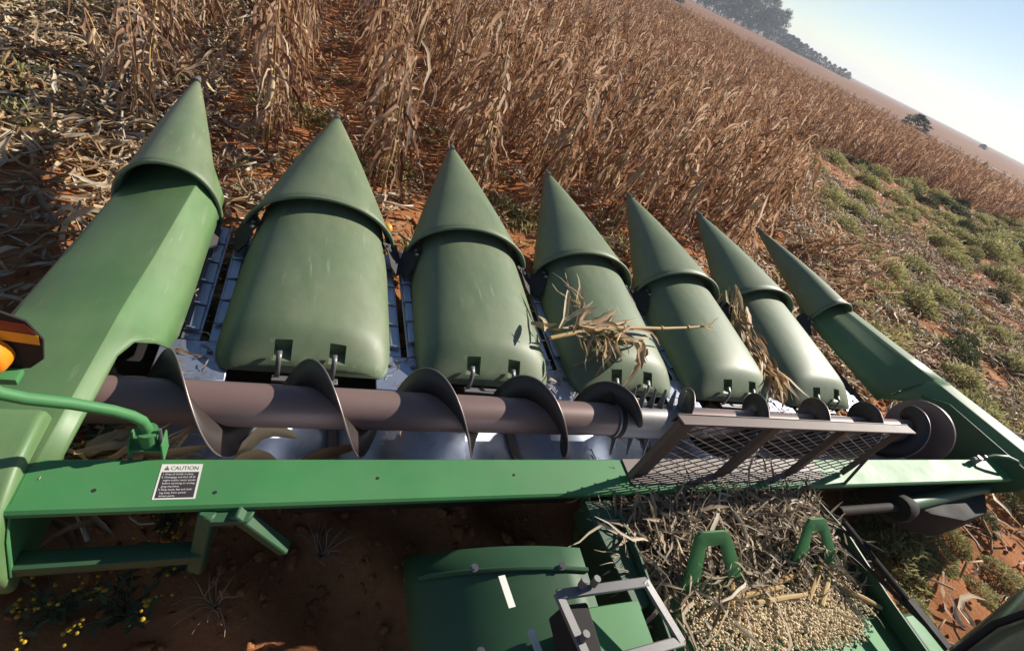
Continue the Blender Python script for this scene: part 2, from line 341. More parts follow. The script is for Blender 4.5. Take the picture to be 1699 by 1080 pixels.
# hoods behind the snouts
HT = [(1.600, 0.33, 0.385, 0.345), (1.615, 0.355, 0.41, 0.34), (1.66, 0.380, 0.452, 0.335), (1.72, 0.390, 0.500, 0.333), (1.76, 0.392, 0.522, 0.333), (1.82, 0.393, 0.535, 0.333), (2.0, 0.392, 0.556, 0.328), (2.3, 0.388, 0.580, 0.325), (2.6, 0.375, 0.598, 0.33), (2.78, 0.36, 0.60, 0.34)]
def hood_mesh():
    ys = [1.600, 1.606, 1.615, 1.635, 1.66, 1.69, 1.72, 1.74, 1.76, 1.79, 1.82, 1.9, 2.0, 2.1, 2.2, 2.3, 2.4, 2.5, 2.6, 2.7, 2.78]
    rings = []
    for y in ys:
        hw, zt, zb = interp(HT, y); hw -= 0.010; cx = lerp(-0.06, -0.02, (y - 1.6) / 1.1)
        rings.append([(x, y, z) for x, z in arch(hw, zt, zb, 2.15, 31, cx)])
    v, f = loft(rings, True); m = 31
    f.append(tuple(range(m - 1, -1, -1))); f.append(tuple((len(rings) - 1) * m + k for k in range(m)))
    me = recalc(mesh('hood', v, f, 'poly', True, 50))
    o = bpy.data.objects.new('hood_cut', me); COL.objects.link(o); cs = []
    for xo in (-0.165, 0.065):
        c = MB(); c.box(xo - 0.036, xo + 0.036, 1.55, 1.688, 0.408, 0.56)
        co = bpy.data.objects.new('cutter', recalc(c.mesh('cutter', 'poly', False))); COL.objects.link(co); cs.append(co)
        md = o.modifiers.new('b', 'BOOLEAN'); md.object = co; md.operation = 'DIFFERENCE'; md.solver = 'EXACT'
    dg = bpy.context.evaluated_depsgraph_get(); out = bpy.data.meshes.new_from_object(o.evaluated_get(dg)); out.name = 'hood'
    for x in [o] + cs: bpy.data.objects.remove(x)
    out.polygons.foreach_set('use_smooth', [True] * len(out.polygons)); out.set_sharp_from_angle(angle=R(42)); return out
HOOD = hood_mesh()
def tab_mesh():
    b = MB(); p = [(1.575, 0.335), (1.585, 0.40), (1.600, 0.438), (1.635, 0.452)]
    v = []; f = []
    for y, z in p:
        for dx in (-0.011, 0.011): v.append((dx, y, z))
    for i in range(3): f.append((2 * i, 2 * i + 1, 2 * i + 3, 2 * i + 2))
    b.add(v, f); return b.mesh('latch_tab', 'grey', True, 60)
TAB = tab_mesh()
BRK = bevel(MB().box(-0.15, 0.13, 1.555, 1.592, 0.330, 0.342).mesh('hinge_bracket', 'grey'), 0.003, 1)
for t in range(1, 6):
    h = link('hood', HOOD, head, (S * t, 0, 0))
    for xo in (-0.178, 0.052): solid(link('latch_tab', TAB, h, (S * t + xo, 0, 0)), 0.005)
    link('hinge_bracket', BRK, h, (S * t - 0.05, 0, 0))

# row units between the hoods: deck plates with chain lugs
RAIL = {}
for sg in (-1, 1):
    b = MB(); b.box(0.016 if sg > 0 else -0.092, 0.092 if sg > 0 else -0.016, 1.775, 2.60, 0.318, 0.328)
    RAIL[sg] = bevel(b.mesh('deck_plate', 'deck'), 0.003, 1)
LUGM = bevel(MB().obox((0, 0, 0), (0.060, 0.014, 0.018), Euler((0, 0, 0))).mesh('chain_lug', 'deck'), 0.004, 1)
LINK = bevel(MB().box(-0.022, 0.022, -0.07, 0.07, -0.006, 0.006).mesh('chain_link', 'deck'), 0.003, 1)
REAR = bevel(MB().box(-0.135, 0.135, 1.545, 1.768, 0.322, 0.334).mesh('rear_deck', 'deck'), 0.004, 1)
for k in range(6):
    xc = S * (k + 0.5) - 0.04
    r = link('rear_deck', REAR, head, (xc - 0.02, 0, 0))
    for xo, yo in ((-0.055, 1.70), (0.055, 1.70)): link('bolt', BOLT, r, (xc - 0.02 + xo, yo, 0.334))
    for sg in (-1, 1):
        p = link('deck_plate', RAIL[sg], head, (xc, 0, 0))
        for q in range(5):
            yy = 1.83 + 0.165 * q + (0.05 if sg > 0 else 0)
            o = link('chain_lug', LUGM, p, (xc + sg * 0.052, yy, 0.343)); o.rotation_euler = (0, 0, sg * 0.12)
            link('chain_link', LINK, p, (xc + sg * 0.05, yy + 0.082, 0.336))
sill = link('deck_sill', bevel(MB().box(0.18, 5.25, 1.525, 1.543, 0.315, 0.336).mesh('deck_sill', 'deck'), 0.003, 1), head)
# underframe of each row unit
for k in range(6):
    xc = S * (k + 0.5) - 0.04
    b = MB(); b.box(xc - 0.30, xc - 0.095, 1.65, 2.6, 0.20, 0.30); b.box(xc + 0.095, xc + 0.30, 1.65, 2.6, 0.20, 0.30)
    link('row_gearbox', bevel(b.mesh('row_gearbox', 'black'), 0.02, 2), head)

# trough under the auger, in panels
TP = [(1.522, 0.325), (1.50, 0.285), (1.45, 0.245), (1.38, 0.222), (1.30, 0.218), (1.22, 0.235), (1.15, 0.27), (1.09, 0.33), (1.045, 0.42), (1.015, 0.52), (1.008, 0.575)]
xs = [0.10, 0.98, 1.86, 2.74, 3.62, 4.50, 5.38]
for a, b_ in zip(xs, xs[1:]):
    v, f = loft([[(x, y, z) for y, z in TP] for x in (a + 0.004, b_ - 0.004)])
    p = solid(link('trough_panel', recalc(mesh('trough_panel', v, f, 'steel', True, 50)), head), 0.004, 1)
    for xo in (0.12, 0.44, 0.76):
        o = link('bolt', BOLT, p, (a + xo, 1.16, 0.268)); o.rotation_euler = (0.5, 0, 0)
    st = MB(); v, f = loft([[(x, y, z + 0.006) for y, z in TP[2:9]] for x in (b_ - 0.022, b_ + 0.018)]); st.add(v, f)
    solid(link('seam_strip', recalc(st.mesh('seam_strip', 'brown')), p), 0.004, 1)

# auger
AY, AZ = 1.335, 0.45
tube = link('auger_tube', MB().tube([(0.06, AY, AZ), (2.34, AY, AZ), (2.80, AY, AZ), (5.15, AY, AZ)], 0.085, 40).mesh('auger_tube', 'auger', True, 40), head)
link('sleeve', MB().tube([(2.345, AY, AZ), (2.79, AY, AZ)], 0.094, 40).mesh('sleeve', 'grey', True, 40), tube)
link('band', MB().tube([(2.36, AY, AZ), (2.385, AY, AZ)], 0.0975, 40).mesh('band', 'black', True, 40), tube)
def flight(x0, x1, top, pitch, sgn):
    n = int((x1 - x0) / pitch * 48); inner = []; outer = []
    for i in range(n + 1):
        x = x0 + (x1 - x0) * i / n; a = 2 * math.pi * (x - top) / pitch
        ro = 0.196 + 0.004 * noise.noise(Vector((x * 5, 0, 0)))
        e = min(1, i / 8, (n - i) / 8); ro = lerp(0.10, ro, e ** 0.5)
        for r_, L in ((0.08, inner), (ro, outer)): L.append((x, AY - sgn * r_ * math.sin(a), AZ + r_ * math.cos(a)))
    mid = [tuple((p[k] + q[k]) / 2 for k in range(3)) for p, q in zip(inner, outer)]
    v, f = loft([inner, mid, outer]); o = solid(link('flight', recalc(mesh('flight', v, f, 'flight', True, None)), tube), 0.006, 0)
    link('flight_edge', MB().tube(outer[4:-4], 0.0036, 6).mesh('flight_edge', 'edge', True, None), tube)
flight(0.14, 2.46, 0.42, 0.49, 1); flight(2.74, 5.15, 2.80, 0.55, -1)
fm = MB(); fm.prism([(-0.022, 0.085), (0.022, 0.085), (0.007, 0.20), (-0.004, 0.205)], 'x', -0.004, 0.004); FIN = bevel(fm.mesh('finger', 'grey'), 0.0015, 1)
for i in range(7):
    o = link('finger', FIN, tube, (2.37 + 0.068 * i, AY, AZ)); o.rotation_euler = (-0.35, 0, 0.15)
for i in range(3):
    o = link('finger', FIN, tube, (2.40 + 0.11 * i, AY, AZ)); o.rotation_euler = (2.6, 0, 0)
cl = MB(); cl.box(2.30, 2.42, 1.39, 1.415, 0.535, 0.55); cl.box(2.30, 2.315, 1.385, 1.425, 0.52, 0.57)
link('wiper_clamp', bevel(cl.mesh('wiper_clamp', 'black'), 0.003, 1), tube)
v = []
for i in range(48):
    a = 2 * math.pi * i / 48; v.append((5.16, AY + 0.235 * math.sin(a), AZ + 0.01 + 0.235 * math.cos(a)))
b = MB(); b.add(v + [(5.18, p[1], p[2]) for p in v], [tuple(range(48)), tuple(range(95, 47, -1))] + [(i, (i + 1) % 48, (i + 1) % 48 + 48, i + 48) for i in range(48)])
link('end_disc', recalc(b.mesh('end_disc', 'auger', True, 30)), head)

# rear beam
b = MB(); b.prism([(0.838, 0.575), (0.838, 0.592), (0.846, 0.600), (0.996, 0.600), (1.004, 0.592), (1.004, 0.46), (0.998, 0.46), (0.998, 0.586), (0.846, 0.588)], 'x', 0.08, 5.55)
beam = link('rear_beam', recalc(b.mesh('rear_beam', 'green', True, 25)), head)
DEC = bevel(MB().prism([(0.443, 0.866), (0.551, 0.866), (0.551, 0.983), (0.443, 0.983)], 'z', 0.6002, 0.6012).mesh('caution_decal', 'white'), 0.0002, 1)
decal = link('caution_decal', DEC, beam)
link('ink_panel', MB().prism([(0.4485, 0.8705), (0.5455, 0.8705), (0.5455, 0.9555), (0.4485, 0.9555)], 'z', 0.6012, 0.6016).mesh('ink_panel', 'ink', False), decal)
def text(s, x, y, size, mat, z, nm='lettering', wd=None):
    c = bpy.data.curves.new('t', 'FONT'); c.body = s; c.size = size; c.extrude = 0.0002
    o = bpy.data.objects.new('t', c); COL.objects.link(o); dg = bpy.context.evaluated_depsgraph_get(); me = bpy.data.meshes.new_from_object(o.evaluated_get(dg)); bpy.data.objects.remove(o)
    xs_ = [q.co.x for q in me.vertices]; k = 1.0
    if wd and xs_: k = wd / (max(xs_) - min(xs_))
    for q in me.vertices: q.co.x *= k
    me.materials.clear(); me.materials.append(MAT[mat]); return link(nm, me, decal, (x, y, z))
text('CAUTION', 0.4685, 0.9625, 0.0185, 'ink', 0.6014, wd=0.072)
tri = MB(); tri.prism([(0.4520, 0.9620), (0.4660, 0.9620), (0.4590, 0.9765)], 'z', 0.6012, 0.6015); link('warning_triangle', tri.mesh('warning_triangle', 'ink', False), decal)
text('!', 0.4574, 0.9632, 0.0115, 'white', 0.6017)
for i, (s_, n_) in enumerate([('1. Keep all shields in place.', 0.083), ('2. Disengage and shut off all', 0.090), ('    engine and/or motor power', 0.088), ('    before servicing or unclog-', 0.088), ('    ging machine.', 0.048), ('3. Keep hands, feet and cloth-', 0.090), ('    ing away from power', 0.070), ('    driven parts.', 0.042)]):
    text(s_.strip(), 0.4515 if s_[0] != ' ' else 0.4570, 0.9455 - 0.0102 * i, 0.0085, 'white', 0.6018, wd=n_ * 0.96)
HOLE = MB().tube([(0, 0, 0.6001), (0, 0, 0.6015)], 0.0055, 12).mesh('rivet', 'black', True, 30)
for x_, y_ in ((0.60, 0.885), (1.09, 0.925), (1.62, 0.93), (0.30, 0.90)): link('rivet', HOLE, beam, (x_, y_, 0))
link('weld_plate', bevel(MB().box(2.17, 3.46, 0.872, 1.0, 0.601, 0.607).mesh('weld_plate', 'brown'), 0.002, 1), beam)

# mesh guard on the beam
GX0, GX1, GY = 2.18, 3.68, 0.905
b = MB(); b.obox(((GX0 + GX1) / 2, GY + 0.008, 1.018), (GX1 - GX0 + 0.04, 0.06, 0.010), Euler((R(-8), 0, 0))); b.obox(((GX0 + GX1) / 2, GY + 0.034, 0.998), (GX1 - GX0 + 0.04, 0.006, 0.05), Euler((0, 0, 0)))
gd = link('guard_top_rail', bevel(b.mesh('guard_top_rail', 'brown'), 0.002, 1), head)
for x_, wd in ((GX0 + 0.035, 0.11), (GX0 + 0.55, 0.10), (GX0 + 1.04, 0.10), (GX1 - 0.03, 0.06)):
    p = MB(); p.box(x_ - wd / 2, x_ + wd / 2, GY + 0.012, GY + 0.018, 0.608, 1.01); p.box(x_ - wd / 2, x_ - wd / 2 + 0.006, GY - 0.012, GY + 0.012, 0.608, 1.01)
    link('guard_post', bevel(p.mesh('guard_post', 'brown'), 0.0015, 1), head)
wm = MB(); dx, dz = 0.105, 0.046
# expanded metal: crossing strands clipped to the frame
def strand(x, s_):
    pts = []; z0, z1 = 0.612, 0.995; slope = dx / dz * s_
    xa, za = x, z0; xb, zb = x + (z1 - z0) * slope, z1
    t0, t1 = 0.0, 1.0
    for lo, hi in ((GX0, GX1),):
        d_ = xb - xa
        if abs(d_) > 1e-9:
            a, b2 = (lo - xa) / d_, (hi - xa) / d_
            if a > b2: a, b2 = b2, a
            t0, t1 = max(t0, a), min(t1, b2)
    if t1 - t0 < 0.03: return
    P = lambda t_: (lerp(xa, xb, t_), GY + 0.024 + 0.002 * s_, lerp(za, zb, t_))
    wm.tube([P(t0), P(t1)], 0.0030, 4)
x = GX0 - 1.1
while x < GX1 + 1.1:
    strand(x, 1); strand(x, -1); x += dx
link('expanded_mesh', wm.mesh('expanded_mesh', 'wire', True, 60), head)
link('guard_stay', MB().tube([(3.64, 0.905, 0.80), (3.60, 0.85, 0.60), (3.58, 0.84, 0.57)], 0.008, 8).mesh('guard_stay', 'wire'), head)

# left end divider
LT = [(3.05, -0.05, -0.035, 0.46, 0.17, 0.555, 0.21, 0.54, 0.24, 0.47),  # y, outer bottom x, outer edge (x,z), crease (x,z), inner mid, inner bottom
    (2.78, -0.14, -0.105, 0.44, 0.235, 0.570, 0.30, 0.535, 0.335, 0.44),
    (2.60, -0.15, -0.110, 0.455, 0.238, 0.575, 0.305, 0.535, 0.340, 0.44),
    (2.30, -0.17, -0.130, 0.475, 0.215, 0.578, 0.285, 0.535, 0.335, 0.42),
    (2.00, -0.19, -0.150, 0.495, 0.192, 0.582, 0.268, 0.530, 0.335, 0.41),
    (1.72, -0.20, -0.165, 0.510, 0.172, 0.586, 0.250, 0.530, 0.330, 0.40),
    (1.62, -0.20, -0.170, 0.515, 0.166, 0.587, 0.242, 0.535, 0.318, 0.43)]
LT += [(1.58, -0.20, -0.172, 0.517, 0.165, 0.588, 0.235, 0.545, 0.290, 0.495), (1.53, -0.20, -0.174, 0.519, 0.163, 0.588, 0.215, 0.560, 0.235, 0.545), (1.45, -0.20, -0.178, 0.523, 0.160, 0.590, 0.196, 0.566, 0.205, 0.552),
       (1.33, -0.21, -0.184, 0.530, 0.156, 0.593, 0.190, 0.567, 0.198, 0.550), (1.20, -0.22, -0.190, 0.537, 0.151, 0.597, 0.185, 0.570, 0.192, 0.555), (0.98, -0.22, -0.20, 0.545, 0.143, 0.602, 0.176, 0.575, 0.182, 0.56)]
rings = []
for y, ob, ox, oz, cx_, cz, mx_, mz, ix, iz in LT:
    up = 0.045 * max(0.0, (y - 2.0) / 0.6); oz += up * 0.7; cz += up * 0.8
    rings.append([(ob, y, 0.30), (ob, y, 0.36), (ox - 0.012, y, oz - 0.03), (ox, y, oz - 0.008), (ox + 0.02, y, oz + 0.006), (lerp(ox, cx_, 0.5), y, lerp(oz, cz, 0.5) + 0.008), (cx_ - 0.02, y, cz - 0.002), (cx_ - 0.0025, y, cz), (cx_ + 0.0025, y, cz - 0.002), (lerp(cx_, mx_, 0.4), y, lerp(cz, mz, 0.4)), (mx_, y, mz), (lerp(mx_, ix, 0.6), y, lerp(mz, iz, 0.45)), (ix, y, iz)])
v, f = loft(rings)
ld = solid(link('left_divider_cover', recalc(mesh('left_divider_cover', v, f, 'poly_side', True, 20)), head), 0.008)
# rounded back cover of the left end
b = MB(); b.prism([(1.16, 0.30), (1.16, 0.585), (1.145, 0.640), (1.11, 0.655), (0.95, 0.645), (0.84, 0.610), (0.77, 0.545), (0.735, 0.44), (0.75, 0.30)], 'x', -0.34, 0.128)
link('left_back_cover', bevel(b.mesh('left_back_cover', 'poly_side'), 0.022, 4, 40), head)
b = MB(); b.prism([(1.02, 0.30), (1.02, 0.60), (0.86, 0.60), (0.80, 0.52), (0.755, 0.40), (0.77, 0.37), (0.80, 0.40), (0.85, 0.30)], 'x', 0.129, 0.136)
link('left_end_flange', bevel(b.mesh('left_end_flange', 'green'), 0.003, 1), head)
link('left_end_sheet', bevel(MB().box(0.02, 0.05, 1.02, 1.62, 0.14, 0.50).mesh('left_end_sheet', 'green_dark'), 0.003, 1), head)
# right end divider
RT = [(2.78, 5.19, 0.40, 5.36, 0.55, 5.50, 0.585, 5.63, 0.590), (2.60, 5.20, 0.40, 5.37, 0.56, 5.515, 0.597, 5.64, 0.602), (2.20, 5.21, 0.385, 5.39, 0.56, 5.545, 0.628, 5.665, 0.640), (1.95, 5.22, 0.375, 5.41, 0.56, 5.565, 0.648, 5.68, 0.665), (1.70, 5.225, 0.365, 5.43, 0.58, 5.585, 0.666, 5.70, 0.690)]
rings = [[(a, y, az), (lerp(a, m_, 0.35), y, lerp(az, mz, 0.5)), (m_, y, mz), (c - 0.02, y, cz - 0.018), (c, y, cz), (c + 0.012, y, cz + 0.004), (o_ - 0.012, y, oz + 0.002), (o_, y, oz - 0.01), (o_ + 0.01, y, oz - 0.10), (o_ + 0.0, y, 0.40)] for y, a, az, m_, mz, c, cz, o_, oz in RT]
v, f = loft(rings); solid(link('right_divider_cover', recalc(mesh('right_divider_cover', v, f, 'poly_side', True, 45)), head), 0.008)
rings = []
for y in (1.70, 1.62, 1.52, 1.4, 1.2, 1.0, 0.8, 0.70):
    t_ = (1.70 - y) / 1.0; c = lerp(5.585, 5.66, t_); cz = lerp(0.666, 0.735, t_); o_ = lerp(5.70, 5.80, t_); oz = lerp(0.69, 0.765, t_)
    e = min(1, (1.70 - y) / 0.18); iz = lerp(0.40, cz - 0.16, e ** 0.6); ixx = lerp(5.24, c - 0.12, e ** 0.6)
    rings.append([(ixx, y, iz), (lerp(ixx, c, 0.55), y, lerp(iz, cz, 0.62)), (c - 0.012, y, cz - 0.012), (c, y, cz), (c + 0.012, y, cz + 0.004), (o_ - 0.012, y, oz + 0.002), (o_, y, oz - 0.01), (o_ + 0.01, y, oz - 0.12), (o_ + 0.0, y, 0.42)])
v, f = loft(rings); solid(link('right_divider_rear', recalc(mesh('right_divider_rear', v, f, 'poly_side', True, 45)), head), 0.008)
b = MB(); b.prism([(1.62, 0.28), (1.62, 0.56), (1.45, 0.66), (0.80, 0.70), (0.76, 0.58), (0.86, 0.36), (1.05, 0.24)], 'x', 5.46, 5.475)
link('right_end_sheet', bevel(b.mesh('right_end_sheet', 'green_dark'), 0.004, 1), head)
link('hydraulic_hose', MB().tube([(5.18, 0.98, 0.64), (5.25, 0.97, 0.69), (5.35, 0.95, 0.71), (5.45, 0.92, 0.70), (5.55, 0.90, 0.66), (5.62, 0.89, 0.60)], 0.014, 10).mesh('hydraulic_hose', 'green_dark'), head)
hv = MB(); hv.tube([(5.12, 0.975, 0.605), (5.12, 0.975, 0.665)], 0.02, 6); hv.tube([(5.06, 0.975, 0.645), (5.20, 0.975, 0.645)], 0.014, 8); hv.tube([(5.17, 0.975, 0.605), (5.17, 0.975, 0.68)], 0.01, 6)
link('hose_fitting', hv.mesh('hose_fitting', 'grey'), head)
# drive shaft and gearbox under the right of the beam
link('drive_shaft', MB().tube([(3.62, 0.76, 0.46), (4.25, 0.77, 0.45)], 0.026, 12).mesh('drive_shaft', 'black'), head)
link('shaft_collar', MB().tube([(4.18, 0.76, 0.45), (4.22, 0.76, 0.45), (4.30, 0.76, 0.45)], [0.075, 0.085, 0.06], 16).mesh('shaft_collar', 'black'), head)
link('shaft_tube', MB().tube([(4.3, 0.78, 0.44), (5.44, 0.88, 0.42)], 0.042, 14).mesh('shaft_tube', 'green_dark'), head)
b = MB(); b.prism([(4.35, 0.86), (4.55, 0.72), (4.85, 0.66), (5.2, 0.70), (5.44, 0.86), (5.44, 1.0), (4.35, 1.0)], 'z', 0.20, 0.42)
link('chain_case', bevel(b.mesh('chain_case', 'black'), 0.02, 2), head)
# frame under the left of the beam
link('lower_frame_tube', bevel(MB().box(0.10, 0.585, 0.765, 0.82, 0.375, 0.425).mesh('lower_frame_tube', 'green_dark'), 0.008, 2), head)
for nm, a, b_ in (('frame_strut', (0.66, 0.83, 0.585), (0.82, 0.785, 0.40)), ('frame_strut', (0.59, 0.83, 0.58), (0.565, 0.77, 0.33)), ('frame_strut', (1.95, 0.86, 0.58), (2.02, 0.80, 0.30))):
    a, b_ = Vector(a), Vector(b_); d = b_ - a; q = d.to_track_quat('Z', 'Y').to_matrix()
    link(nm, bevel(MB().obox((a + b_) / 2, (0.046, 0.036, d.length), q).mesh(nm, 'green_dark'), 0.005, 1), head)
b = MB(); b.prism([(0.56, 0.84), (0.72, 0.84), (0.70, 0.80), (0.60, 0.80)], 'z', 0.55, 0.575); link('gusset', bevel(b.mesh('gusset', 'green_dark'), 0.003, 1), head)
link('frame_skirt', bevel(MB().box(0.8, 5.3, 1.0085, 1.02, 0.20, 0.455).mesh('frame_skirt', 'black'), 0.003, 1), head)

# warning lamp on its bent arm
BX = 0.40; BY = 1.035
A = [(BX, BY, 0.655), (BX, BY, 0.715), (BX - .008, BY - .003, 0.752), (BX - .028, BY - .01, 0.785), (BX - .065, BY - .02, 0.82), (0.265, 0.985, 0.885), (0.19, 0.965, 0.925), (0.15, 0.955, 0.955), (0.128, 0.95, 0.99), (0.118, 0.948, 1.04)]
arm = link('lamp_arm', MB().tube(A, 0.0155, 16).mesh('lamp_arm', 'green', True, 60), head)
link('arm_socket', MB().tube([(BX, BY, 0.636), (BX, BY, 0.69), (BX, BY, 0.691), (BX, BY, 0.703), (BX, BY, 0.704)], [0.024, 0.024, 0.028, 0.028, 0.018], 16).mesh('arm_socket', 'green', True, 40), arm)
link('locking_pin', MB().tube([(BX + .034, BY - .005, 0.63), (BX + .034, BY - .005, 0.715)], 0.005, 8).mesh('locking_pin', 'grey', True, 40), arm)
for x_ in (BX - .048, BX + .036): link('bracket_side', bevel(MB().box(x_, x_ + .006, BY - .03, BY + .03, 0.575, 0.665).mesh('bracket_side', 'green'), 0.0015, 1), arm)
link('bracket_plate', bevel(MB().box(BX - .042, BX + .036, BY - .03, BY + .03, 0.630, 0.636).mesh('bracket_plate', 'green'), 0.0015, 1), arm)
PX = 0.075
poly = [(-0.10, 1.03), (0.02, 1.005), (0.145, 1.03), (0.175, 1.065), (0.185, 1.13), (0.165, 1.185), (0.11, 1.215), (-0.10, 1.245)]
poly = [(p[0] + PX, p[1] + .015) for p in poly]
lp = link('lamp_plate', bevel(MB().prism(poly, 'y', 0.960, 0.966).mesh('lamp_plate', 'black'), 0.0015, 1), head)
link('yellow_strip', MB().prism([(-0.02, 1.165), (0.252, 1.128), (0.253, 1.158), (-0.02, 1.198)], 'y', 0.9588, 0.9598).mesh('yellow_strip', 'yellow', False), lp)
link('red_strip', MB().prism([(-0.02, 1.201), (0.252, 1.161), (0.236, 1.192), (-0.02, 1.235)], 'y', 0.9588, 0.9598).mesh('red_strip', 'red', False), lp)
link('amber_lens', MB().tube([(0.155, 0.957, 1.10), (0.155, 0.945, 1.10), (0.155, 0.925, 1.10), (0.155, 0.912, 1.10), (0.155, 0.907, 1.10)], [0.050, 0.050, 0.047, 0.036, 0.013], 24).mesh('amber_lens', 'amber', True, 40), lp)
link('lamp_base', bevel(MB().box(0.11, 0.21, 0.92, 0.958, 1.03, 1.05).mesh('lamp_base', 'green'), 0.005, 2), lp)

# ------------------------------------------------------------------ combine: feeder house and front edge of the cab
comb = thing('combine_harvester', 'green combine feeder house with lifting lugs and cab glass behind the header', 'combine', (2.7, 0.0, 0.0))
def fz(y): return 0.50 + 0.02 * (0.8 - y)
v, f = loft([[(x, y, fz(y)) for y in (0.82, 0.5, 0.2, -0.3, -0.9)] for x in (2.08, 2.4, 2.8, 3.34)])
solid(link('feeder_top', recalc(mesh('feeder_top', v, f, 'green')), comb), 0.006)
for x_ in (2.07, 3.345):
    b = MB(); b.prism([(0.83, 0.10), (0.83, 0.56), (0.60, 0.60), (0.30, 0.585), (-0.9, 0.60), (-0.9, 0.06)], 'x', x_ - 0.006, x_ + 0.006)
    link('feeder_side', bevel(b.mesh('feeder_side', 'green_dark'), 0.002, 1), comb)
b = MB(); b.prism([(1.93, 0.83), (2.063, 0.84), (2.063, 0.42), (1.99, 0.40)], 'z', 0.44, 0.56); link('corner_gusset', bevel(b.mesh('corner_gusset', 'green_dark'), 0.005, 1), comb)
def lug(cx, wb, wt, y0=0.44, z0=0.505, ln=0.28, tilt=R(58), shx=-0.10):
    o_ = []; hw = wb / 2; ht = wt / 2
    outer = [(-hw, 0), (-hw * 0.72, ln * 0.32), (-ht * 1.15, ln * 0.93), (-ht * 0.8, ln), (ht * 0.8, ln), (ht * 1.15, ln * 0.93), (hw * 0.72, ln * 0.32), (hw, 0)]
    inner = [(-hw * 0.36, ln * 0.16), (-hw * 0.34, ln * 0.32), (-ht * 0.55, ln * 0.72), (-ht * 0.5, ln * 0.78), (ht * 0.5, ln * 0.78), (ht * 0.55, ln * 0.72), (hw * 0.34, ln * 0.32), (hw * 0.36, ln * 0.16)]
    def P(p, t_):
        y = y0 + p[1] * math.cos(tilt) + t_ * math.sin(tilt); z = z0 + p[1] * math.sin(tilt) - t_ * math.cos(tilt); return (cx + p[0] + shx * p[1] / ln, y, z)
    n = len(outer); v = [P(p, 0) for p in outer] + [P(p, 0) for p in inner] + [P(p, 0.012) for p in outer] + [P(p, 0.012) for p in inner]; f = []
    for i in range(n - 1):
        f += [(i, i + 1, n + i + 1, n + i), (2 * n + i, 3 * n + i, 3 * n + i + 1, 2 * n + i + 1), (i, 2 * n + i, 2 * n + i + 1, i + 1), (n + i, n + i + 1, 3 * n + i + 1, 3 * n + i)]
    f += [(n - 1, 0, n, 2 * n - 1), (3 * n - 1, 4 * n - 1, 3 * n, 2 * n), (0, n - 1, 3 * n - 1, 2 * n), (n, 3 * n, 4 * n - 1, 2 * n - 1)]
    link('lifting_lug', bevel(mesh('lifting_lug', v, f, 'green'), 0.003, 2), comb)
lug(2.44, 0.42, 0.16); lug(3.08, 0.40, 0.12, 0.46)
for a, b_, r_ in (((3.27, 0.62, 0.66), (3.36, 0.12, 0.655), 0.014), ((3.22, 0.55, 0.62), (3.40, 0.0, 0.665), 0.010), ((3.26, 0.60, 0.63), (3.33, 0.45, 0.70), 0.009)):
    link('control_rod', MB().tube([a, b_], r_, 8).mesh('control_rod', 'black'), comb)
link('rod_lever', bevel(MB().obox((3.35, 0.17, 0.66), (0.05, 0.20, 0.02), Euler((0, 0, 0.15))).mesh('rod_lever', 'black'), 0.004, 1), comb)
# bright wheel-side guard beyond the feeder
rings = [[(3.36 + 0.26 * math.sin(a), y, 0.44 + 0.13 * math.cos(a)) for a in [R(q) for q in range(0, 100, 10)]] for y in (0.26, 0.22, 0.1, -0.1, -0.4)]
rings[0] = [(p[0] * 0.3 + 3.36 * 0.7, p[1], p[2] - 0.05) for p in rings[0]]
v, f = loft(rings); solid(link('side_guard', recalc(mesh('side_guard', v, f, 'green', True, 50)), comb), 0.006)
# curved shield left of the feeder
rings = []
for y in (0.74, 0.64, 0.5, 0.3, 0.1, -0.2):
    rings.append([(1.22 + 0.28 * (1 - math.cos(R(q))) + 0.30 * (q / 90), y - 0.12 * (q / 90), 0.36 + 0.26 * math.sin(R(q))) for q in range(0, 100, 10)])
v, f = loft(rings); sh = solid(link('curved_shield', recalc(mesh('curved_shield', v, f, 'green_dark', True, 60)), comb), 0.006)
for yy in (0.66, 0.30):
    pts_ = [(1.22 + 0.28 * (1 - math.cos(R(q))) + 0.30 * (q / 90), yy - 0.12 * (q / 90), 0.36 + 0.26 * math.sin(R(q)) + 0.006) for q in range(10, 100, 10)]
    link('shield_rib', MB().tube(pts_, 0.009, 8).mesh('shield_rib', 'green_dark'), comb)
for x_, y_, z_ in ((1.70, 0.56, 0.628), (1.72, 0.36, 0.628), (1.40, 0.60, 0.580), (1.38, 0.36, 0.570)):
    o = link('bolt', BOLT, comb, (x_, y_, z_)); o.rotation_euler = (0, -0.3, 0)
for c_, rz in (((1.475, 0.50, 0.632), 0.12), ((1.535, 0.335, 0.634), 0.15)):
    q = Euler((R(-3), R(4), rz)).to_matrix()
    link('sticker', MB().obox(c_, (0.025, 0.10, 0.0015), q).mesh('sticker', 'white', False), comb)
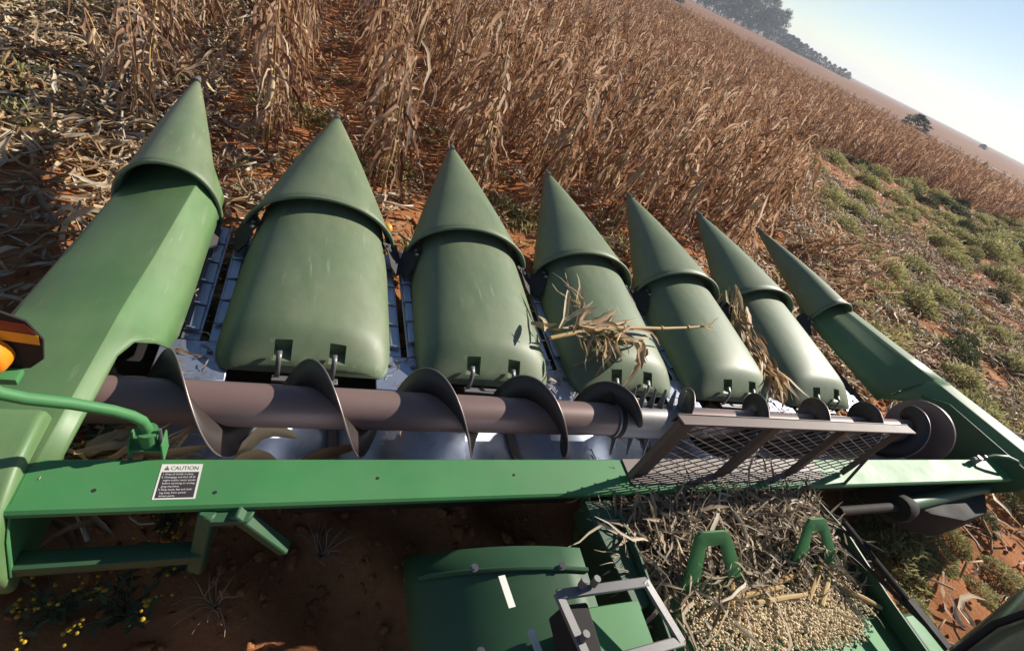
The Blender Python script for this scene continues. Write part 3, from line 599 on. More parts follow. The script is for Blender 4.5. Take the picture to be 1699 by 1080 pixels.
# steel coupling frame with a green plate inside
FR = [Vector(p) for p in ((1.56, 0.42, 0.80), (1.86, 0.415, 0.83), (1.93, 0.25, 0.80), (1.61, 0.235, 0.78))]
for i in range(4):
    a, b_ = FR[i], FR[(i + 1) % 4]; d = b_ - a; q = d.to_track_quat('Z', 'Y').to_matrix()
    link('coupling_frame', bevel(MB().obox((a + b_) / 2, (0.030, 0.014, d.length + 0.012), q).mesh('coupling_frame', 'grey'), 0.003, 1), comb)
link('coupling_plate', bevel(MB().box(1.68, 1.90, 0.10, 0.40, 0.70, 0.71).mesh('coupling_plate', 'green'), 0.003, 1), comb)
link('coupling_block', bevel(MB().box(1.58, 1.67, 0.12, 0.40, 0.66, 0.77).mesh('coupling_block', 'black'), 0.006, 1), comb)
for p in ((1.63, 0.43, 0.82), (1.67, 0.428, 0.825), (1.60, 0.30, 0.79)):
    link('coupling_pin', MB().tube([p, (p[0], p[1] + 0.005, p[2] + 0.035)], 0.011, 10).mesh('coupling_pin', 'grey'), comb)
# lower front of the cab: bulging tinted windscreen with its wiper
p0 = Vector((2.538, 0.047, 1.136)); ax = Vector((0.66, 0.27, 0.70)).normalized(); vw = (p0 - CAM).normalized(); nn = ax.cross(vw).normalized()
if nn.dot(right) < 0: nn = -nn
RG = 0.5; ctr = p0 + nn * RG; e2 = ax.cross(nn).normalized()
if e2.dot(vw) > 0: e2 = -e2
rings = [[ctr + ax * t_ + (-nn * math.cos(R(q)) + e2 * math.sin(R(q))) * RG for q in range(-60, 121, 10)] for t_ in (-0.45, -0.2, 0, 0.2, 0.5, 0.8)]
v, f = loft(rings); solid(link('cab_windscreen', recalc(mesh('cab_windscreen', v, f, 'glass', True, None)), comb), 0.006)
link('wiper', MB().tube([ctr + ax * t_ + (-nn * math.cos(R(q)) + e2 * math.sin(R(q))) * (RG + .012) for t_, q in ((-.25, 22), (-.05, 18), (.10, 20), (.22, 30), (.26, 42), (.22, 55))], 0.009, 8).mesh('wiper', 'black'), comb)

# ------------------------------------------------------------------ dry corn plants
def leaf_path(r, base, az, e0, L, seg=8, droop=1.0, wander=0.45):
    p = Vector(base); pts = [p.copy()]; e = e0; a = az; ups = []
    brk = r.uniform(0.0, 0.26); end = R(r.uniform(-88, -62))
    for i in range(seg):
        t = (i + 1) / seg
        e += (end - e) * (0.12 if t < brk else 0.55) * droop + r.gauss(0, 0.22)
        a += r.uniform(-wander, wander)
        d = Vector((math.cos(a) * math.cos(e), math.sin(a) * math.cos(e), math.sin(e)))
        p = p + d * (L / seg); pts.append(p.copy())
    tw = r.uniform(-2.5, 2.5); ph = r.uniform(0, 6)
    for i in range(len(pts)):
        k = az + 1.57 + tw * i / seg + 0.3 * math.sin(ph + i)
        ups.append(Vector((math.cos(k), math.sin(k), 0.4)))
    return pts, ups
def plant_parts(seed, H):
    r = random.Random(seed); st = MB(); leaves = []; ears = []
    bend = r.uniform(0.02, 0.12); ba = r.uniform(0, 6.28)
    def P(z): k = (z / H) ** 2 * bend; return Vector((k * math.cos(ba), k * math.sin(ba), z))
    n = 9; st.tube([P(H * i / n) + Vector((r.uniform(-.006, .006), r.uniform(-.006, .006), 0)) for i in range(n + 1)], [lerp(0.013, 0.005, i / n) for i in range(n + 1)], 5, tint=r.uniform(.3, .8))
    az = r.uniform(0, 6.28); nl = r.randint(20, 24)
    for i in range(nl):
        z = lerp(0.10, H * 0.97, (i + r.uniform(-.3, .3)) / nl); z = max(0.06, z); az += math.pi + r.uniform(-0.9, 0.9)
        L = r.uniform(0.30, 0.56) * (0.75 + 0.5 * math.sin(math.pi * min(1, z / H))); L = min(L, z + 0.30)
        pts, ups = leaf_path(r, P(z), az, R(r.uniform(-15, 62)), L)
        for q in pts: q.z = max(q.z, 0.015)
        wmax = r.uniform(0.010, 0.022); m = len(pts) - 1
        wid = [wmax * max(0.06, (min(1, 0.45 + 1.8 * j / m) * (1 - (j / m) ** 2.2))) * r.uniform(0.75, 1.15) for j in range(m + 1)]
        leaves.append(MB().ribbon(pts, ups, wid, min(1, max(0, r.gauss(0.52, 0.24))), r.uniform(0.2, 0.9)))
    if r.random() < 0.9:
        z = H * r.uniform(0.42, 0.6); a = r.uniform(0, 6.28); b0 = P(z); e = R(r.uniform(-75, -20)); d = Vector((math.cos(a) * math.cos(e), math.sin(a) * math.cos(e), math.sin(e)))
        ear = MB(); k = [(0, .010), (.03, .022), (.08, .028), (.14, .025), (.19, .014), (.22, .004)]
        ear.tube([b0 + d * q[0] for q in k], [q[1] for q in k], 7, tint=r.uniform(.6, 1))
        for j in range(4):
            pts, ups = leaf_path(r, b0 + d * 0.05, a + r.uniform(-.6, .6), e + r.uniform(-.3, .5), r.uniform(.18, .28), 5)
            ear.ribbon(pts, ups, [0.02, .024, .022, .016, .01, .003], r.uniform(.6, 1), .6)
        ears.append(ear)
    tas = MB()
    for j in range(r.randint(2, 5)):
        pts, ups = leaf_path(r, P(H * .98), r.uniform(0, 6.28), R(r.uniform(30, 80)), r.uniform(.10, .22), 4, 0.5)
        tas.ribbon(pts, ups, [.004] * 5, r.uniform(.2, .6), .2)
    return st, leaves, ears, tas
VAR = []
for i in range(7):
    st, lv, er, ta = plant_parts(100 + i, [1.30, 1.18, 1.42, 1.22, 1.35, 1.10, 1.45][i])
    allm = MB(); lm = MB()
    for p_ in lv: lm.add(p_.v, p_.f); lm.t[-len(p_.v):] = p_.t
    lm.add(ta.v, ta.f); lm.t[-len(ta.v):] = ta.t
    j_ = MB()
    for src in [st, lm] + er:
        j_.add(src.v, src.f); j_.t[-len(src.v):] = src.t
    VAR.append(dict(stalk=st.mesh('stalk', 'stalk', True, None, True), leaf=[q.mesh('leaf', 'dry', True, None, True) for q in lv], leaves=lm.mesh('leaves', 'dry', True, None, True),
                    ear=[q.mesh('ear', 'husk', True, None, True) for q in er], tassel=ta.mesh('tassel', 'dry', True, None, True), whole=j_.mesh('corn_plant', 'dry', True, None, True)))
def put(name, me, parent):
    o = bpy.data.objects.new(name, me); COL.objects.link(o); o.parent = parent; return o
def corn_thing(x, y, i, rot, s, tilt, full, label, group):
    v_ = VAR[i]; t = thing('corn_plant', label, 'corn plant', (x, y, gheight(x, y) - 0.01), group)
    t.rotation_euler = (tilt[0], tilt[1], rot); t.scale = (s, s, s)
    put('stalk', v_['stalk'], t)
    if full:
        for q in v_['leaf']: put('leaf', q, t)
        put('tassel', v_['tassel'], t)
    else: put('leaves', v_['leaves'], t)
    for q in v_['ear']: put('ear', q, t)
def cropline(x): return 4.2 + (x - 5.9) * 0.9 if x < 9 else 6.99 + (x - 9) * 1.6
def crop(x, y):
    if x < 0.3: return False
    if 0.915 * x + 0.403 * y > 45 + 0.6 * noise.noise(Vector((x * .3, y * .3, 0))): return False
    if x <= 5.9: return y > 4.02 + 0.25 * (x / 5.4) + 0.12 * math.sin(x * 3)
    if x <= 13.2: return y > cropline(x)
    return y > 13.7 + 0.4 * noise.noise(Vector((x * .4, 0, 0)))
plants = []
k = 0
while S * (k + 0.5) < 50:
    x = S * (k + 0.5); y = 3.9; cnt = 0
    while y < 58:
        y += rnd.uniform(0.13, 0.26)
        px, py = x + rnd.gauss(0, 0.045), y
        if not crop(px, py): continue
        cnt += 1
        if (inview((px, py, 0.7), 260)):
            plants.append((math.hypot(px - CAM.x, py), px, py, k, cnt))
    k += 1
plants.sort()
near = [p for p in plants if inview((p[1], p[2], 0.8), 30)][:300]; ns = set(near); far = [p for p in plants if p not in ns]
print('plants', len(near), len(far))
def ptilt(g): return (rnd.gauss(0, g), rnd.gauss(0, g))
O1 = ['', 'first', 'second', 'third', 'fourth', 'fifth', 'sixth', 'seventh', 'eighth', 'ninth', 'tenth', 'eleventh', 'twelfth', 'thirteenth', 'fourteenth', 'fifteenth', 'sixteenth', 'seventeenth', 'eighteenth', 'nineteenth']
T1 = ['', '', 'twent', 'thirt', 'fort', 'fift', 'sixt', 'sevent', 'eight', 'ninet']
def ordw(n): return O1[n] if n < 20 else T1[n // 10] + 'ieth' if n % 10 == 0 else T1[n // 10] + 'y-' + O1[n % 10]
for q, (d, x, y, kr, kc) in enumerate(near):
    corn_thing(x, y, rnd.randrange(7), rnd.uniform(0, 6.28), rnd.uniform(0.88, 1.12), ptilt(0.07), q < 70, '%s standing dry corn plant from the header in the %s row from the cut stubble' % (ordw(kc), ordw(kr + 1)), 'corn plants in the uncut rows')
scatter('standing_corn', [(x, y, gheight(x, y) - 0.01) for d, x, y, _a, _b in far], [(*ptilt(0.08), rnd.uniform(0, 6.28)) for _ in far], [rnd.uniform(0.82, 1.12) for _ in far], [rnd.randrange(7) for _ in far], [v_['whole'] for v_ in VAR], 'mass of dry standing corn in the field beyond the nearest plants', 'corn field')
# bent plants left standing along the cut edge
y = 3.85
for i in range(24):
    y += rnd.uniform(0.14, 0.30)
    corn_thing(-0.47 + rnd.gauss(0, 0.07), y, i % 7, rnd.uniform(0, 6.28), rnd.uniform(0.62, 0.92), (rnd.gauss(0, 0.30), rnd.gauss(-0.22, 0.25)), i < 14, '%s bent dry corn plant from the header along the edge of the cut stubble' % ordw(i + 1), 'bent corn plants along the cut edge')
# leaning, half fallen plants on the right of the block
n_ = 0
while n_ < 46:
    x = rnd.uniform(5.9, 12.5); y = cropline(x) - rnd.uniform(0.1, 1.7)
    if y < 2.6: continue
    corn_thing(x, y, n_ % 7, rnd.uniform(0, 6.28), rnd.uniform(0.6, 0.95), (rnd.uniform(-1.3, -0.4) , rnd.uniform(0.2, 1.1)), False, 'fallen dry corn plant lying between the rows and the weedy strip', 'fallen corn plants by the weeds'); n_ += 1

# ------------------------------------------------------------------ loose residue on the ground
RES = []
for i in range(10):
    r = random.Random(500 + i); b = MB(); L = r.uniform(0.12, 0.48); a = 0; p = Vector((0, 0, 0.01)); pts = [p.copy()]; cur = r.uniform(-0.5, 0.5)
    for j in range(6):
        a += cur + r.uniform(-0.35, 0.35); p = p + Vector((math.cos(a), math.sin(a), r.uniform(-.25, .3))) * L / 6; p.z = max(0.004, p.z); pts.append(p.copy())
    c = sum(pts, Vector()) / 7; pts = [q - Vector((c.x, c.y, 0)) for q in pts]
    if i < 7: b.ribbon(pts, [Vector((r.uniform(-.7, .7), r.uniform(-.7, .7), 1)) for _ in pts], [0.0135 * f_ * r.uniform(.6, 1.3) for f_ in (.5, .9, 1, 1, .9, .6, .2)], r.uniform(.25, 1), r.uniform(.1, .8))
    else: b.tube(pts[::2], 0.007, 5, tint=r.uniform(.3, .9))
    RES.append(b.mesh('residue', 'straw' if i % 3 == 1 else 'husk', True, None, True))
pts = []
def add_res(n, x0, x1, y0, y1, cond=None):
    c = 0; tries = 0
    while c < n and tries < n * 6:
        tries += 1; x, y = rnd.uniform(x0, x1), rnd.uniform(y0, y1)
        if cond and not cond(x, y): continue
        if not inview((x, y, 0), 120): continue
        pts.append((x, y, gheight(x, y) + rnd.uniform(0.0, 0.05))); c += 1
add_res(9000, -4.5, -0.05, 2.2, 11, lambda x, y: rnd.random() < (0.12 if (y < 3.5) else 1.0) and noise.noise(Vector((x * 1.3, y * 1.3, 5))) > -0.45)
add_res(420, -1.5, 0.4, 1.0, 3.6)
add_res(5200, 0.0, 9, 3.2, 12, lambda x, y: noise.noise(Vector((x * 2, y * 2, 8))) > -0.15)
add_res(700, 0.2, 6, 1.5, 3.6)
add_res(12000, 5.7, 14, 1.2, 12.5, lambda x, y: y < 4.6 + (x - 5.9) * 1.28 and y > -1 + (x - 5.9) * 0.55 and noise.noise(Vector((x * .9, y * .9, 2))) > -0.35)
add_res(4200, 8, 30, 2, 14)
add_res(160, 4.3, 8, 0, 2)
scatter('corn_residue', pts, [(rnd.gauss(0, .35), rnd.gauss(0, .35), rnd.uniform(0, 6.28)) for _ in pts], [rnd.uniform(.6, 1.25) for _ in pts], [rnd.randrange(10) for _ in pts], RES, 'loose dry leaves, husks and stalk bits littering the red soil', 'crop residue')
CLOD = []
for i in range(5):
    bm = bmesh.new(); bmesh.ops.create_icosphere(bm, subdivisions=2, radius=0.03)
    for v_ in bm.verts: v_.co *= 1 + 0.8 * noise.noise(v_.co * 45 + Vector((i * 7, 0, 0))); v_.co.z *= 0.65
    me = bpy.data.meshes.new('clod'); bm.to_mesh(me); bm.free(); me.materials.append(MAT['soil']); me.polygons.foreach_set('use_smooth', [True] * len(me.polygons)); CLOD.append(me)
cp = []
for n_, x0, x1, y0, y1 in ((1500, -2.5, 6.5, 2.2, 6), (900, -1, 2, 0.1, 1.7), (700, 4, 9, 0, 3), (700, 0, 6, 1.7, 3.2)):
    for _ in range(n_):
        x, y = rnd.uniform(x0, x1), rnd.uniform(y0, y1); cp.append((x, y, gheight(x, y) + 0.004))
scatter('soil_clods', cp, [(rnd.uniform(0, 6), rnd.uniform(0, 6), rnd.uniform(0, 6)) for _ in cp], [min(1.5, 0.3 + rnd.expovariate(3.4)) for _ in cp], [rnd.randrange(5) for _ in cp], CLOD, 'crumbled clods of red soil under and in front of the header', 'soil clods')

# ------------------------------------------------------------------ weeds
def bush_mesh(seed, mat, rad, hgt, n, lw, ll):
    r = random.Random(seed); b = MB()
    for i in range(n):
        a = r.uniform(0, 6.28); q = math.sqrt(r.random()); x, y = rad * q * math.cos(a), rad * q * math.sin(a)
        lump = 0.75 + 0.5 * noise.noise(Vector((x / rad * 2.2, y / rad * 2.2, seed)))
        zt = hgt * max(0.15, (1 - q ** 2.2)) * lump; z = zt * r.uniform(0.35, 1.0)
        d = Vector((x / rad * 0.8 + r.uniform(-.7, .7), y / rad * 0.8 + r.uniform(-.7, .7), r.uniform(0.1, 1.2))).normalized()
        p = Vector((x, y, z)); L = ll * r.uniform(.6, 1.3)
        up = Vector((r.uniform(-1, 1), r.uniform(-1, 1), .6)); b.ribbon([p, p + d * L * .5, p + d * L + Vector((0, 0, -.25 * L))], [up] * 3, [lw * .5, lw, lw * .15], min(1, max(0, r.gauss(.25 + .5 * z / hgt, .2))), .3)
    return b.mesh('foliage', mat, True, None, True)
def stems_mesh(seed, rad, hgt, n):
    r = random.Random(seed); b = MB()
    for i in range(n):
        a = r.uniform(0, 6.28); q = r.uniform(.3, .95); b.tube([(0, 0, -.01), (rad * q * .4 * math.cos(a), rad * q * .4 * math.sin(a), hgt * .4), (rad * q * math.cos(a), rad * q * math.sin(a), hgt * r.uniform(.5, .85))], [.006, .004, .002], 4, tint=.4)
    return b.mesh('stem', 'stalk', True, None, True)
BUSH = []
for i in range(4): BUSH.append((bush_mesh(900 + i, 'weed', .30, .24, 1300, .0055, .065), stems_mesh(910 + i, .28, .24, 9)))
for i in range(3): BUSH.append((bush_mesh(930 + i, 'weed_dark', .27, .27, 1100, .0065, .055), stems_mesh(940 + i, .25, .28, 9)))
def bush(x, y, i, s, label, group, sz=1.0):
    t = thing('weed_bush', label, 'weed', (x, y, gheight(x, y) - 0.01), group); t.rotation_euler = (0, 0, rnd.uniform(0, 6.28)); t.scale = (s, s, s * sz)
    put('foliage', BUSH[i][0], t); put('stem', BUSH[i][1], t)
for x, y, i, s in ((4.80, 0.80, 0, 1.0), (4.62, 0.62, 1, .85), (5.0, 0.62, 2, .6), (5.45, 0.70, 0, .5), (5.9, 0.78, 5, .5), (4.45, 0.33, 3, .45), (5.62, 0.40, 2, .5), (5.2, 0.32, 1, .42), (6.3, 1.2, 1, .6), (6.6, .9, 4, .6), (6.9, 1.6, 0, .8), (5.9, 0.15, 1, .55)):
    bush(x, y, i, s, ('broad' if s > .8 else 'small' if s < .52 else 'low') + (' dark green' if i > 3 else ' olive') + ' weed tuft on bare red soil right of the feeder house', 'weeds on the soil beside the feeder house')
c = 0; spots = []
while c < 112:
    x = rnd.uniform(6.6, 36); y = rnd.uniform(0.8, 13.8)
    if y > cropline(x) - 1.3 or y < -2.5 + (x - 6) * 0.42 or not inview((x, y, 0.1), 60): continue
    if noise.noise(Vector((x * .8, y * .8, 4))) < -0.2: continue
    if any(math.hypot(x - a, y - b_) < 0.5 for a, b_ in spots): continue
    spots.append((x, y)); dk = rnd.random() < 0.3; s = rnd.uniform(.6, 1.5) * (0.8 if dk else 1.1) * (1.0 if x < 18 else 1.25)
    bush(x, y, rnd.randrange(4, 7) if dk else rnd.randrange(4), s, ('small ' if s < 1.0 else 'broad ' if s > 1.5 else '') + ('dark green rounded weed clump in the weedy strip' if dk else 'yellowish olive weed mound in the weedy strip'), 'dark weed clumps of the weedy strip' if dk else 'olive weed mounds of the weedy strip', rnd.uniform(.95, 1.3)); c += 1
TUFT = [bush_mesh(970 + i, 'weed' if i < 3 else 'straw', .13, .10, 60, .006, .09) for i in range(4)]
tp = []
while len(tp) < 800:
    x = rnd.uniform(6.2, 38); y = rnd.uniform(0.2, 14)
    if y > cropline(x) - 0.5 or not inview((x, y, 0), 60) or noise.noise(Vector((x * .5, y * .6, 7))) < -0.1: continue
    tp.append((x, y, gheight(x, y)))
for _ in range(420):
    x, y = rnd.uniform(-2.2, 5.5), rnd.uniform(2.3, 6.5)
    if noise.noise(Vector((x * 1.1, y * 1.1, 12))) > 0.05: tp.append((x, y, gheight(x, y)))
scatter('grass_tufts', tp, [(0, 0, rnd.uniform(0, 6)) for _ in tp], [rnd.uniform(.5, 1.5) for _ in tp], [rnd.randrange(4) for _ in tp], TUFT, 'small green and straw tufts of grass among weeds and residue', 'grass')
# flowering weeds in the shade under the left end
for i, (x, y, s) in enumerate([(0.16, 0.80, 1.0), (0.36, 0.77, 1.1), (0.47, 0.90, 1.0), (0.42, 1.03, .9), (1.45, 0.62, .8)]):
    t = thing('flowering_weed', 'weed with small yellow flowers in the shade behind the header', 'weed', (x, y, gheight(x, y)), 'yellow flowering weeds behind the header'); r = random.Random(60 + i); t.scale = (s,) * 3
    fo = MB(); fl = MB(); stm = MB()
    for k_ in range(14):
        a = r.uniform(0, 6.28); q = r.uniform(.02, .15); tip = Vector((q * math.cos(a), q * math.sin(a), r.uniform(.12, .27))); stm.tube([(0, 0, 0), tip * .5 + Vector((0, 0, .03)), tip], [.003, .002, .0015], 4, tint=.3)
        for m_ in range(r.randint(2, 4)):
            c_ = tip + Vector((r.gauss(0, .016), r.gauss(0, .016), r.gauss(0, .012)))
            fl.tube([c_, c_ + Vector((0, 0, .004)), c_ + Vector((0, 0, .007))], [.002, .0065 * r.uniform(.6, 1.2), .002], 6, tint=r.random())
        for m_ in range(5):
            c_ = tip * r.uniform(.2, .9); d = Vector((r.uniform(-1, 1), r.uniform(-1, 1), r.uniform(-.2, .6))).normalized() * .04; fo.ribbon([c_, c_ + d * .5, c_ + d], [Vector((0, 0, 1))] * 3, [.003, .007, .001], r.uniform(0, .6), .2)
    put('foliage', fo.mesh('foliage', 'weed_dark', True, None, True), t); put('stem', stm.mesh('stem', 'weed_dark', True, None, True), t); o = put('flowers', fl.mesh('flowers', 'flower', True, 30, True), t); o['kind'] = 'stuff'
for i, (x, y) in enumerate([(0.62, 0.76), (0.98, 0.95)]):
    r = random.Random(80 + i); b = MB()
    for k_ in range(17):
        a = r.uniform(0, 6.28); p = Vector((0, 0, 0)); pp = [p.copy()]; d = Vector((math.cos(a) * .5, math.sin(a) * .5, 1)).normalized()
        for m_ in range(5): d = (d + Vector((r.uniform(-.4, .4), r.uniform(-.4, .4), r.uniform(-.3, .1)))).normalized(); p = p + d * .032; pp.append(p.copy())
        b.tube(pp, [.003, .0027, .0024, .002, .0016, .001], 4, tint=r.uniform(.5, 1))
    o = link('dry_twigs', b.mesh('dry_twigs', 'straw', True, None, True), None, (x, y, gheight(x, y))); tag(o, 'pale dry twiggy weed in the shade behind the header', 'dry weed', 'dry twiggy weeds behind the header')
mm = bmesh.new(); bmesh.ops.create_uvsphere(mm, u_segments=20, v_segments=14, radius=.042)
for v_ in mm.verts: v_.co *= 1 + .04 * noise.noise(v_.co * 30); v_.co.z *= .88
me = bpy.data.meshes.new('wild_melon'); mm.to_mesh(me); mm.free(); me.materials.append(MAT['melon']); me.polygons.foreach_set('use_smooth', [True] * len(me.polygons))
tag(link('wild_melon', me, None, (1.36, 3.42, 0.045)), 'small round yellow wild melon on the soil between two snouts', 'melon')

# ------------------------------------------------------------------ husks and stalks caught on the machine
def strands(b, r, n, cx, spread, L, w_, dirn, dspread, zmin=None, t0=.2, t1=1.0, sag=.5):
    for i in range(n):
        p = Vector(cx) + Vector([r.gauss(0, s_) for s_ in spread]); d = (Vector(dirn) + Vector([r.gauss(0, s_) for s_ in dspread])).normalized(); LL = L * r.uniform(.4, 1.3); pp = [p.copy()]
        for j in range(5):
            d = (d + Vector((r.gauss(0, .22), r.gauss(0, .22), r.gauss(-.08 * sag, .16)))).normalized(); p = p + d * LL / 5
            if zmin is not None: p.z = max(zmin(p.x, p.y) if callable(zmin) else zmin, p.z)
            pp.append(p.copy())
        ww = w_ * r.uniform(.35, 1.4); b.ribbon(pp, [Vector((r.gauss(0, .7), r.gauss(0, .7), 1))] * 6, [ww * k_ for k_ in (.5, .9, 1, .9, .6, .15)], r.uniform(t0, t1), r.uniform(.1, .9))
def hoodz(x, y):
    t = min(5, max(1, round((x + .04) / S))); hw, zt, zb = interp(HT, y); q = abs(x + .04 - S * t) / hw
    if q >= 1: return .345
    return zb + (zt - zb) * (1 - q ** 2.5) ** (1 / 2.5) + 0.006
# long stalk lying across two hoods
t = thing('caught_corn_stalk', 'long broken corn stalk with shredded husks lying across two hoods', 'corn stalk', (2.6, 1.9, 0.55))
r = random.Random(5)
b = MB(); SP = [(2.08, 1.80, .555), (2.30, 1.86, .580), (2.62, 1.925, .597), (2.95, 1.975, .590), (3.20, 2.02, .592), (3.42, 2.065, .600)]
b.tube(SP, [.013, .015, .014, .011, .009, .007], 8, tint=.85)
for p in SP[1:5]: b.tube([(p[0] - .008, p[1], p[2]), (p[0] + .008, p[1] + .002, p[2])], .017, 8, tint=.6)
link('stalk', b.mesh('stalk', 'stalk', True, 50, True), t)
b = MB(); strands(b, r, 34, (2.33, 1.87, .60), (.16, .03, .015), .34, .014, (1, .12, .02), (.5, .35, .18), hoodz); strands(b, r, 16, (2.45, 1.83, .58), (.12, .03, .01), .22, .010, (.1, -1, -.2), (.4, .4, .1), hoodz, .1, .8)
o = link('husk_shreds', b.mesh('husk_shreds', 'husk', True, None, True), t); o['kind'] = 'stuff'
b = MB(); strands(b, r, 7, (2.66, 1.80, .60), (.025, .04, .01), .36, .018, (-.2, -1, -.1), (.08, .2, .05), hoodz, .45, 1); link('hanging_leaf', b.mesh('hanging_leaf', 'husk', True, None, True), t)['kind'] = 'stuff'
b = MB(); strands(b, r, 5, (2.36, 2.02, .60), (.03, .03, .01), .30, .010, (-.1, .8, .35), (.2, .2, .2), hoodz, .4, 1); strands(b, r, 3, (3.34, 2.05, .605), (.02, .01, .005), .14, .010, (.1, -.9, .1), (.8, .4, .4), hoodz, .5, 1); link('loose_blade', b.mesh('loose_blade', 'husk', True, None, True), t)['kind'] = 'stuff'
b = MB(); b.tube([(2.30, 2.02, .56), (2.285, 2.15, .64), (2.28, 2.28, .68)], [.006, .005, .003], 6, tint=.8); b.tube([(2.36, 1.62, .47), (2.48, 1.76, .58), (2.56, 1.86, .60)], [.005, .006, .005], 6, tint=.7); link('thin_stem', b.mesh('thin_stem', 'stalk', True, None, True), t)['kind'] = 'stuff'
# husk bundle wedged between two hoods
r = random.Random(9); b = MB()
path = [(4.06, 2.60, .60), (4.02, 2.42, .52), (3.99, 2.2, .47), (4.00, 2.0, .45), (3.985, 1.80, .45), (3.955, 1.66, .44)]
for i in range(len(path) - 1):
    a, c_ = Vector(path[i]), Vector(path[i + 1]); strands(b, r, 9 + i * 5, a, (.035 + .008 * i, .03, .03), .26, .016, (c_ - a).normalized(), (.14, .1, .12), .35, .25, 1)
tag(link('husk_bundle', b.mesh('husk_bundle', 'husk', True, None, True)), 'shaggy bundle of dry husks wedged between two hoods', 'husk bundle', kind='stuff')
# trough
def trz(x, y):
    for (ya, za), (yb, zb) in zip(TP, TP[1:]):
        if yb <= y <= ya: return lerp(zb, za, (y - yb) / (ya - yb)) + .006
    return .33
r = random.Random(21); b = MB(); strands(b, r, 150, (.24, 1.17, .31), (.075, .05, .03), .20, .009, (.8, -.3, .1), (.6, .6, .2), lambda x, y: trz(x, y), .3, 1); strands(b, r, 8, (.22, 1.14, .38), (.06, .02, .02), .26, .018, (.7, .6, .1), (.4, .4, .2), lambda x, y: trz(x, y) + .05, .5, 1)
tag(link('husk_pile', b.mesh('husk_pile', 'husk', True, None, True)), 'heap of shredded dry husks in the left end of the auger trough', 'husk pile', kind='stuff')
def husk(label, pts_, w_, tint_, mat='husk'):
    pp = [Vector(p) for p in pts_]; b = MB(); b.ribbon(pp, [Vector((.2, -.5, 1))] * len(pp), [w_ * q for q in (.5, .9, 1.0, .95, .7, .2)], tint_, .8)
    tag(link('corn_husk', b.mesh('corn_husk', mat, True, None, True)), label, 'corn husk')
husk('curled yellow husk lying in the auger trough beside a flight', [(.62, 1.20, .27), (.65, 1.25, .30), (.69, 1.29, .325), (.74, 1.30, .33), (.79, 1.295, .32), (.83, 1.28, .31)], .026, .75)
husk('broken yellow husk piece propped against the trough back wall', [(.60, 1.16, .30), (.64, 1.20, .29), (.69, 1.22, .28), (.73, 1.20, .28), (.76, 1.17, .29), (.79, 1.15, .30)], .022, .6)
husk('brown husk leaf lying flat in the auger trough next to a seam', [(.84, 1.19, .265), (.89, 1.21, .27), (.94, 1.23, .275), (.99, 1.24, .28), (1.04, 1.255, .28), (1.09, 1.265, .285)], .022, .1)
husk('thin pale husk leaf resting under the beam edge in the trough', [(1.20, 1.13, .30), (1.25, 1.135, .295), (1.31, 1.14, .29), (1.37, 1.14, .29), (1.42, 1.135, .295), (1.47, 1.13, .30)], .012, .5)
husk('dusty pale husk draped at the trough edge beside the guard', [(1.80, 1.06, .44), (1.86, 1.055, .46), (1.93, 1.05, .48), (2.0, 1.045, .49), (2.07, 1.045, .49), (2.13, 1.04, .50)], .02, .7, 'straw')
# trash on top of the feeder house
def fzz(x, y): return fz(y) + .008
def pile(x, y): return .10 * math.exp(-((x - 2.55) / .55) ** 2) * math.exp(-((y - .74) / .22) ** 2) + .06 * math.exp(-((x - 3.1) / .3) ** 2 - ((y - .7) / .2) ** 2)
r = random.Random(33); b = MB()
for i in range(2500):
    x = r.uniform(2.02, 3.36); y = min(.90, max(.30, r.gauss(.65, .15)))
    z = fz(y) + pile(x, y) * r.uniform(.1, 1.25) + .01; a = r.uniform(0, 6.28)
    strands(b, r, 1, (x, y, z), (0, 0, 0), .14, .0055, (math.cos(a), math.sin(a), .1), (.2, .2, .25), fzz, .0, .85)
for i in range(70):
    x = r.uniform(2.05, 3.3); y = r.uniform(.36, .84); z = fz(y) + pile(x, y) + .02; a = r.uniform(0, 6.28); strands(b, r, 1, (x, y, z), (0, 0, 0), .30, .008, (math.cos(a), math.sin(a), .25), (.2, .2, .25), fzz, .3, 1)
tag(link('husk_trash', b.mesh('husk_trash', 'straw', True, None, True)), 'thick mat of chopped husks and leaves on the feeder house', 'crop trash', kind='stuff')
for i, (x, y, a, L, lab) in enumerate([(3.02, .43, .55, .30, 'yellow stalk piece resting by the right lifting lug'), (3.06, .40, .62, .26, 'yellow stalk piece lying close under another by the right lug'), (2.62, .41, .05, .34, 'pale stalk piece lying crosswise in front of both lugs'), (2.50, .435, 1.0, .16, 'short bright stalk stub below the left lifting lug'), (2.75, .375, .0, .30, 'straight pale stem at the edge of the kernels'), (3.22, .33, -.5, .22, 'slim yellow stem beside the control rods'), (2.86, .45, .15, .22, 'short thick cob piece among the trash between the lugs')]):
    d = Vector((math.cos(a), math.sin(a), 0)) * L / 2; z = fz(y) + .028; b = MB(); c_ = Vector((x, y, z))
    b.tube([c_ - d, c_ + d * .1 + Vector((0, 0, .006)), c_ + d], [.011, .012, .010], 8, tint=r.uniform(.5, 1)); tag(link('stalk_piece', b.mesh('stalk_piece', 'stalk', True, 40, True)), lab, 'stalk piece')
KER = []
for i in range(3):
    b = MB(); b.tube([(0, 0, 0), (.0015, 0, .001), (.006, 0, .001), (.010, 0, 0)], [.0015, .0028, .0042, .0032], 6, tint=.2 + .3 * i); KER.append(b.mesh('kernel', 'kernel', True, None, True))
kp = []
